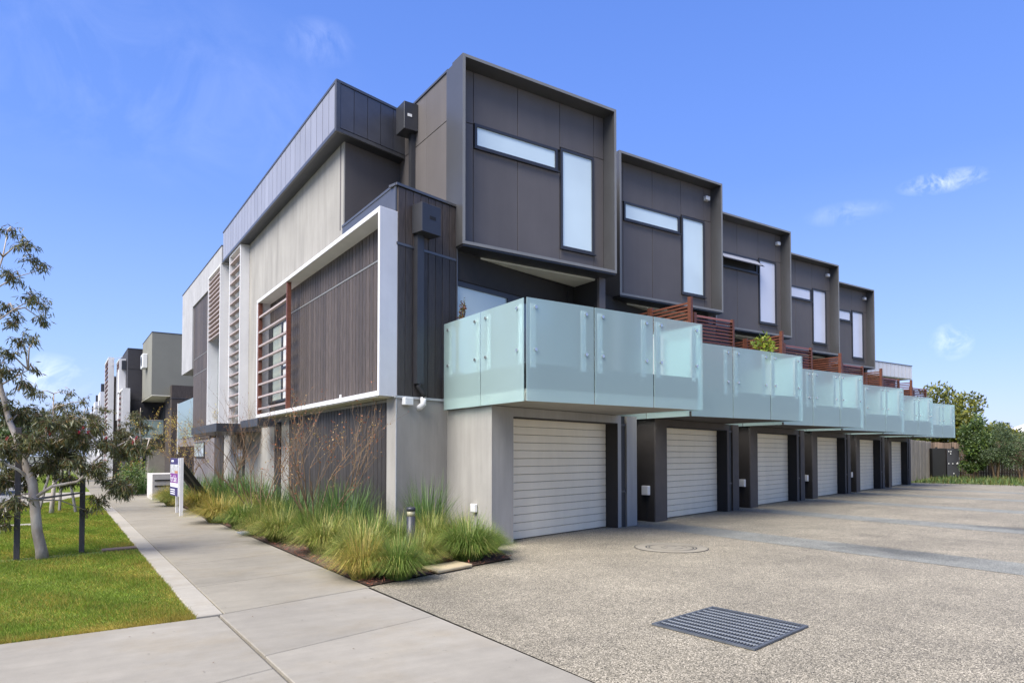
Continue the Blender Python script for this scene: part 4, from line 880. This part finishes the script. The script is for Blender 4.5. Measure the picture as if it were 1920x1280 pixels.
CL = [(-0.64, 4.86, 0.18), (-0.48, 4.64, 0.25), (-0.63, 4.22, 0.25), (-0.37, 4.42, 0.21), (-0.21, 4.36, 0.13), (-0.37, 3.93, 0.25), (-0.26, 3.7, 0.21), (-0.69, 3.81, 0.21), (-0.56, 3.58, 0.25), (-0.27, 3.82, 0.17), (-0.49, 3.27, 0.25), (-0.58, 3.02, 0.25), (-0.32, 3.29, 0.15), (-0.64, 2.78, 0.29), (-0.45, 2.63, 0.25), (-0.35, 2.88, 0.13), (-0.7, 2.3, 0.34), (-0.47, 2.15, 0.34), (-0.14, 2.08, 0.29), (0.14, 2.08, 0.29), (-0.33, 1.75, 0.38), (0.0, 1.75, 0.34), (0.28, 1.75, 0.29), (-0.59, 1.59, 0.34), (-0.65, 1.19, 0.34), (-0.52, 0.87, 0.29), (-0.13, 1.42, 0.34), (0.21, 1.5, 0.29), (0.49, 2.01, 0.22), (0.64, 1.76, 0.25), (0.86, 1.59, 0.25), (1.01, 1.76, 0.21), (0.57, 1.33, 0.27), (0.72, 1.08, 0.29), (0.94, 0.99, 0.21), (0.51, 0.83, 0.21), (0.4, 0.67, 0.1), (0.08, 1.18, 0.22), (-0.33, 1.18, 0.2), (1.16, 1.67, 0.15), (-0.7, 0.72, 0.25), (-0.64, 0.52, 0.17),
      (-1.1,2.6,.4),(-1.3,3.4,.4),(-1.2,4.1,.35),(-1.0,1.6,.4),(-1.2,1.0,.35),(-1.05,4.7,.3)]
rr = random.Random(4)
CLW = [(x, 12.62+rr.uniform(-.42,.42), z, R) for x,z,R in CL] + [(x+rr.uniform(-.12,.12), 12.62+rr.choice([-1,1])*rr.uniform(.35,.7), z+rr.uniform(-.12,.1), R*.9) for x,z,R in CL if z < 2.2 and z > .9]
g1 = gum('large young gum tree with pale trunk and drooping leaves on the front lawn', (-.176,12.68,0), TR, TRr, BR, CLW, 70, 21)
fl = MB()
for i in range(9):
    x,y,z = [(-.15,11.9,1.93),(.30,11.85,1.96),(.36,11.85,1.9),(-.60,11.9,1.8),(.60,11.9,1.83),(.95,11.95,1.76),(-.1,11.9,1.88),(.25,11.9,1.9),(1.0,12.0,1.83)][i]
    for j in range(40):
        d = Vector((rr.gauss(0,1),rr.gauss(0,1),rr.gauss(0,1))).normalized(); s = d.cross(Vector((.3,.2,.9))).normalized()*.003; p = Vector((x,y,z)); k = len(fl.v)
        fl.v += [tuple(p-s),tuple(p+s),tuple(p+d*.045)]; fl.f.append((k,k+1,k+2))
fl.build('flowers', M['red'], g1, kind='stuff')
st_ = []
for (x,y,h,lb) in ((-.50,12.69,1.98,'dark hardwood stake left of the large gum tree'), (.335,13.02,1.43,'dark hardwood stake right of the large gum tree')):
    st_.append(tag(MB().box(x-.038,x+.038,y-.038,y+.038,0,h).build('tree_stake', M['stake'], bevel=.004), lb, 'tree stake', 'stakes round the gum trees'))
tie = MB(); 
for k_ in (0,1): 
    s_ = .09*(1 if k_ else -1); tie.tube([(-.50,12.69-.045,.935),(-.296,12.68+s_-.02,.90),(-.20,12.72+s_,.905),(.335,13.02-.045,.96)], .014, 5)
tag(tie.build('tree_tie', mat('grey webbing', (.22,.20,.19), .9), smooth=True), 'grey webbing tie strung between the two dark stakes around the trunk', 'tree tie')
# second and third gums
def young(label, x, y, h, seed, R=.35, n=22, per=30):
    r = random.Random(seed); tr = [(x+.04*math.sin(i*.8+seed),y,h*i/8) for i in range(9)]; cl = [(x+r.uniform(-.8,.8)*h*.28, y+r.uniform(-.8,.8)*h*.25, h*r.uniform(.45,1.0), R*r.uniform(.7,1.1)*h/3) for _ in range(n)]
    return gum(label, (x,y,0), tr, [.075*(1-.1*i)*h/3.4 for i in range(9)], [], cl, per, seed, leafL=.12, leafW=.026)
young('smaller gum tree between three splayed stakes, behind the large gum', -.09, 22.0, 3.2, 5, n=16)
young('bushy young gum tree further down the verge by the white frames', 1.0, 38.0, 3.7, 6, R=.4, n=26)
young('olive green young gum at the far end of the verge', .2, 48, 4.2, 9, R=.5, n=22)
young('slim trunked garden gum beside the khaki building', 3.4, 38.5, 3.9, 12, R=.4, n=22)
for i,(x,y,dx,lb) in enumerate(((-.42,22.5,.28,'left splayed pale stake of the smaller gum'),(.42,22.2,-.22,'right splayed pale stake of the smaller gum'),(.05,23.0,.05,'rear upright pale stake of the smaller gum'))):
    tag(MB().tube([(x,y,0),(x+dx,y,1.35)], .038, 6).build('tree_stake', mat('pale stake', (.24,.22,.20),.85)), lb, 'tree stake', 'stakes round the gum trees')
# verge hedge / background low greenery down the street
def bush(name, label, x, y, z0, rx, ry, rz, n, col, seed, leaf=.12, cat='shrub', trunk=None, group=None, trunks=3, zb=0.0):
    r = np.random.default_rng(seed); t = thing(name, label, cat, (x,y,zb), group)
    nc = 26; cc = unit(r.normal(0,1,(nc,3)))*r.uniform(.35,.85,(nc,1)); ci = r.integers(0,nc,n); p = cc[ci] + unit(r.normal(0,1,(n,3)))*r.uniform(.12,.34,(n,1))
    keep = np.linalg.norm(p,axis=1) < 1.12; p = p[keep]; ci = ci[keep]; n = len(p)
    pos = p*np.array([rx,ry,rz]) + np.array([x,y,z0+rz])
    d = unit(p*.6 + r.normal(0,.7,(n,3))); V,F = leaf_quads(pos, d, unit(r.normal(0,1,(n,3))+np.array([0,0,.8])), r.uniform(.6,1.3,n)*leaf, r.uniform(.6,1.2,n)*leaf*.55)
    base = np.array(col)[r.integers(0,len(col),n)]*(r.uniform(.75,1.25,(nc,1))[ci]); np_mesh('crown', V, F, M['leaf'], np.repeat(base,4,axis=0), t, loc=(x,y,zb))
    b = MB()
    if zb: MB().tube([(x,y,zb),(x,y,zb+.32)], [.11,.15], 14).build('pot', M['terracotta'], t)
    for k in range(trunks):
        a = 2*math.pi*k/trunks; w_ = .1 if not zb else .02; b.tube([(x+w_*math.cos(a),y+w_*math.sin(a),zb),(x+.2*rx*math.cos(a),y+.2*ry*math.sin(a),z0+rz*.6),(x+.5*rx*math.cos(a),y+.5*ry*math.sin(a),z0+rz*1.3)], [.02*rx+.02,.02*rx+.01,.01], 6)
    for k in range(14):
        q = cc[k]*np.array([rx,ry,rz])+np.array([x,y,z0+rz]); b.tube([(x,y,z0+rz*.5),tuple(q)], [.015*rx+.008,.008], 4, False)
    b.build('trunk' if cat=='tree' else 'stems', M['twig'], t, kind='stuff'); return t
OL = [(1.9,1.35,.9),(1.4,1.15,.9),(2.6,1.75,1.0),(.7,.75,.8),(2.3,1.7,.9)]
GR = [(1,1.05,1),(.7,.9,1),(1.5,1.5,1.1),(.5,.6,.7)]
GY = [(1.2,1.15,2.2),(.9,.95,1.8),(1.6,1.5,2.4),(.6,.7,1.2)]
bush('magnolia_tree', 'broad magnolia tree with yellowing leathery leaves above the back fence', 56.6, 26.2, 1.2, 4.5, 4.2, 3.05, 17000, OL, 1, .30, 'tree', trunks=2)
bush('magnolia_tree', 'lower bronze leaved tree right of the broad magnolia', 60.0, 23.4, .6, 3.0, 2.8, 1.75, 8000, OL, 2, .28, 'tree', trunks=2)
bush('green_tree', 'fresh green small tree in front of the back fence beside the cabinet', 49.0, 20.0, .7, 1.2, 1.2, 1.8, 5600, GR, 3, .17, 'tree', trunks=3)
bush('green_shrub', 'low glossy green shrub left part spilling toward the black cabinet', 48.7, 20.1, .3, .8, .8, .7, 2200, GR, 4, .15)
bush('grey_shrub', 'feathery grey green shrub at the right end of the back fence', 49.2, 18.95, .65, 1.5, 1.5, 1.45, 9000, GY, 5, .09)
bush('grey_shrub', 'grey green shrub cut by the right edge of the view', 49.6, 17.7, .2, 1.4, 1.4, 1.5, 8000, GY, 6, .09)
bush('rooftop_tree', 'small tree top showing over the white roof fascia', 60, 36, 2.0, 1.9, 1.9, 3.4, 3400, OL, 7, .25, 'tree', trunks=2)
bush('pot_plant', 'yellow green leafy plant on the second balcony by the timber screen', 15.9, 11.6, 3.85, .45, .32, .50, 420, [(3.2,2.6,1.2),(2.2,2.2,1.2)], 8, .13, 'plant', zb=2.8)
bush('pot_plant', 'small red leaved plant on the corner balcony beside the timber wall', 6.43, 11.40, 3.85, .10, .12, .36, 300, [(2.2,.45,.6),(1.6,1.2,.8)], 9, .05, 'plant', zb=2.8)
bush('garden_shrub', 'bright green shrub beyond the letterbox wall', 2.6, 33, .1, .8, 1.0, .85, 2200, [(1.6,1.7,.8),(1.0,1.2,.8),(2.6,1.0,.8)], 10, .09)
bush('garden_shrub', 'dark green shrub at the foot of the letterbox wall', 2.3, 30, .0, .55, .8, .6, 1500, GR, 11, .08)
bush('street_tree', 'dark distant tree at the end of the street', -6, 120, 1, 5, 5, 3.5, 3000, GR, 12, .7, 'tree', trunks=1)
bush('street_tree', 'distant leafy tree across the road at the left edge', -13, 70, 1.2, 3.5, 3.5, 2.8, 3000, OL, 13, .5, 'tree', trunks=1)
# weeds in back garden
n = 9000; A_ = rng.uniform(0,1,n); B_ = rng.uniform(0,1,n)**.8
bx = 40.1+A_*9.5; by = 19.8 - B_*14 + A_*2.5
V,F = blades(np.stack([bx,by,np.zeros(n)],1), rng.uniform(.06,.20,n)*(1+1.2*np.sin(by*1.3)**2), rng.normal(0,.12,(n,2)), rng.uniform(.02,.05,n), 2)
C = np.repeat(np.array([(.4,.62,.6),(.28,.45,.5),(.9,.7,.8),(.55,.72,.6)])[rng.integers(0,4,n)],6,axis=0)
np_mesh('weeds', V, F, M['blade'], C, kind='stuff')
# parked car
def car(label, x, y, col='carpaint'):
    t = thing('parked_car', label, 'car', (x,y,0), 'cars parked on the road')
    prof = [(0,.35),(0,.75),(.25,.92),(1.05,1.0),(1.7,1.42),(3.1,1.46),(3.95,1.05),(4.35,.95),(4.4,.4)]
    b = MB()
    for s in (-.87,.87):
        b.v += [(x+s*(1 if z<1.1 else .8), y+yy, z-.11) for yy,z in prof]
    n = len(prof); b.f = [tuple(range(n)), tuple(reversed(range(n,2*n)))] + [(i,i+n,(i+1)%n+n,(i+1)%n) for i in range(n)]
    b.build('body', M[col], t, bevel=.04)
    w = MB(); w.hexa([(x-.78,y+1.13,.96),(x+.78,y+1.13,.96),(x+.66,y+1.62,1.26),(x-.66,y+1.62,1.26),(x-.78,y+1.08,.99),(x+.78,y+1.08,.99),(x+.66,y+1.57,1.30),(x-.66,y+1.57,1.30)]); w.build('windscreen', M['carglass'], t)
    for s in (-1,1):
        MB().prism([(x+s*.80,y+1.6),(x+s*.88,y+1.6),(x+s*.88,y+3.4),(x+s*.80,y+3.4)], .95, 1.24).build('side_window', M['carglass'], t)
        for yy in (.85,3.55):
            wh_ = MB().tube([(x+s*.70,y+yy,.21),(x+s*.90,y+yy,.21)], .32, 18).build('wheel', M['tyre'], t); MB().tube([(x+s*.89,y+yy,.21),(x+s*.91,y+yy,.21)], .2, 12).build('rim', M['steel'], wh_)
        MB().box(x+s*.55-.15,x+s*.55+.15,y-.012,y+.02,.5,.64).build('headlight', M['white_plastic'], t)
    return t
car('white parked car nearest on the road at the left edge', -2.9, 35)
car('white parked car farther along the road behind the first', -2.9, 43)
# lawn blades
def inpoly(x, y, poly):
    r = np.zeros(len(x), bool); j = len(poly)-1
    for i in range(len(poly)):
        xi,yi = poly[i]; xj,yj = poly[j]; c = ((yi>y)!=(yj>y)) & (x < (xj-xi)*(y-yi)/(yj-yi+1e-12)+xi); r ^= c; j = i
    return r
N = 210000
yy = 7.1 + (rng.uniform(0,1,N)**1.7)*24; xx = rng.uniform(-1.15,1.12,N); k_ = inpoly(xx,yy,lawn_poly)
k_ &= ~((np.abs(xx+.1) < .75) & (np.abs(yy-12.75-.2*xx) < .20) & (rng.uniform(0,1,N) < .85)); k_ &= ~((xx>.6)&(yy>12.93)&(yy<13.3)) & ~((xx<-.4)&(yy>18.5)&(yy<19.05))
xx = xx[k_]; yy = yy[k_]; n = len(xx)
dr_ = (np.sin(xx*3.1+yy*1.7)+np.sin(yy*2.3-xx*4.2)+np.sin(xx*7.7+yy*5.1)*.6)*.25
dry = np.clip(.20 + dr_*.5 + np.clip((xx-.55)*.5,0,.5)*(yy<14) + .8*np.clip((7.45-yy)/.4,0,1), .03, .9)
isd = rng.uniform(0,1,n) < dry
h = rng.uniform(.018,.05,n)*(1+.25*np.sin(xx*5+yy*3)); ln = rng.normal(0,.022,(n,2)); w_ = rng.uniform(.004,.009,n)*(1+np.clip((yy-10)/8,0,2.5))
V = np.stack([np.stack([xx-w_/2,yy,np.full(n,-.012)],1), np.stack([xx+w_/2,yy+w_*.3,np.full(n,-.012)],1), np.stack([xx+ln[:,0],yy+ln[:,1],h-.012],1)],1).reshape(-1,3)
C = np.where(isd[:,None], np.array([2.3,1.35,2.4])*rng.uniform(.6,1.1,(n,1)), np.array([1,1,1])*rng.uniform(.6,1.35,(n,1)))
np_mesh('lawn', V, np.arange(3*n).reshape(-1,3), M['lawn'], np.repeat(C,3,axis=0), kind='stuff')
n = 26000; yy = 34+rng.uniform(0,30,n); xx = rng.uniform(-1.15,1.12,n); w_ = np.full(n,.04); h = rng.uniform(.03,.07,n)
V = np.stack([np.stack([xx-w_/2,yy,np.full(n,-.012)],1), np.stack([xx+w_/2,yy,np.full(n,-.012)],1), np.stack([xx,yy+.02,h],1)],1).reshape(-1,3)
np_mesh('lawn', V, np.arange(3*n).reshape(-1,3), M['lawn'], np.repeat(rng.uniform(.7,1.3,(n,1))*np.ones((n,3)),3,axis=0), kind='stuff')
# mulch chips
n = 16000; gpoly = [(3.10,7.76),(5.7,8.62),(6.2,9.9),(6.2,11.5),(5.0,11.2),(4.96,26),(3.12,26)]
xx = rng.uniform(3.05,6.2,n*2); yy = 7.7+rng.uniform(0,1,n*2)**1.5*18; k_ = inpoly(xx,yy,gpoly); xx = xx[k_][:n]; yy = yy[k_][:n]; n = len(xx)
c = np.stack([xx,yy,rng.uniform(.015,.04,n)],1); d = unit(rng.normal(0,1,(n,3))*np.array([1,1,.3])); V,F = leaf_quads(c, d, unit(rng.normal(0,.35,(n,3))+np.array([0,0,1])), rng.uniform(.02,.065,n), rng.uniform(.008,.022,n))
C = np.repeat(np.array([(1,1,1),(1.9,1.1,.9),(.5,.5,.5),(2.4,2.1,1.9)])[rng.choice(4,n,p=[.4,.3,.2,.1])],4,axis=0)
np_mesh('bark_chips', V, F, M['chip'], C, kind='stuff')
# fallen leaves on the concrete
n = 46; xx = rng.uniform(-.6,3.6,n); yy = rng.uniform(4.2,9.5,n); k_ = ~((xx<1.15)&(yy>7.0)); xx = xx[k_]; yy = yy[k_]; n = len(xx)
c = np.stack([xx,yy,np.full(n,.008)],1); a = rng.uniform(0,6.28,n); d = np.stack([np.cos(a),np.sin(a),np.full(n,.12)],1)
V,F = leaf_quads(c, unit(d), np.tile([0,0,1.],(n,1))+rng.normal(0,.2,(n,3)), rng.uniform(.012,.035,n), rng.uniform(.008,.014,n)); np_mesh('fallen_leaves', V, F, M['chip'], np.tile([.8,.8,.7],(n*4,1)), kind='stuff')
bpy.context.view_layer.update()
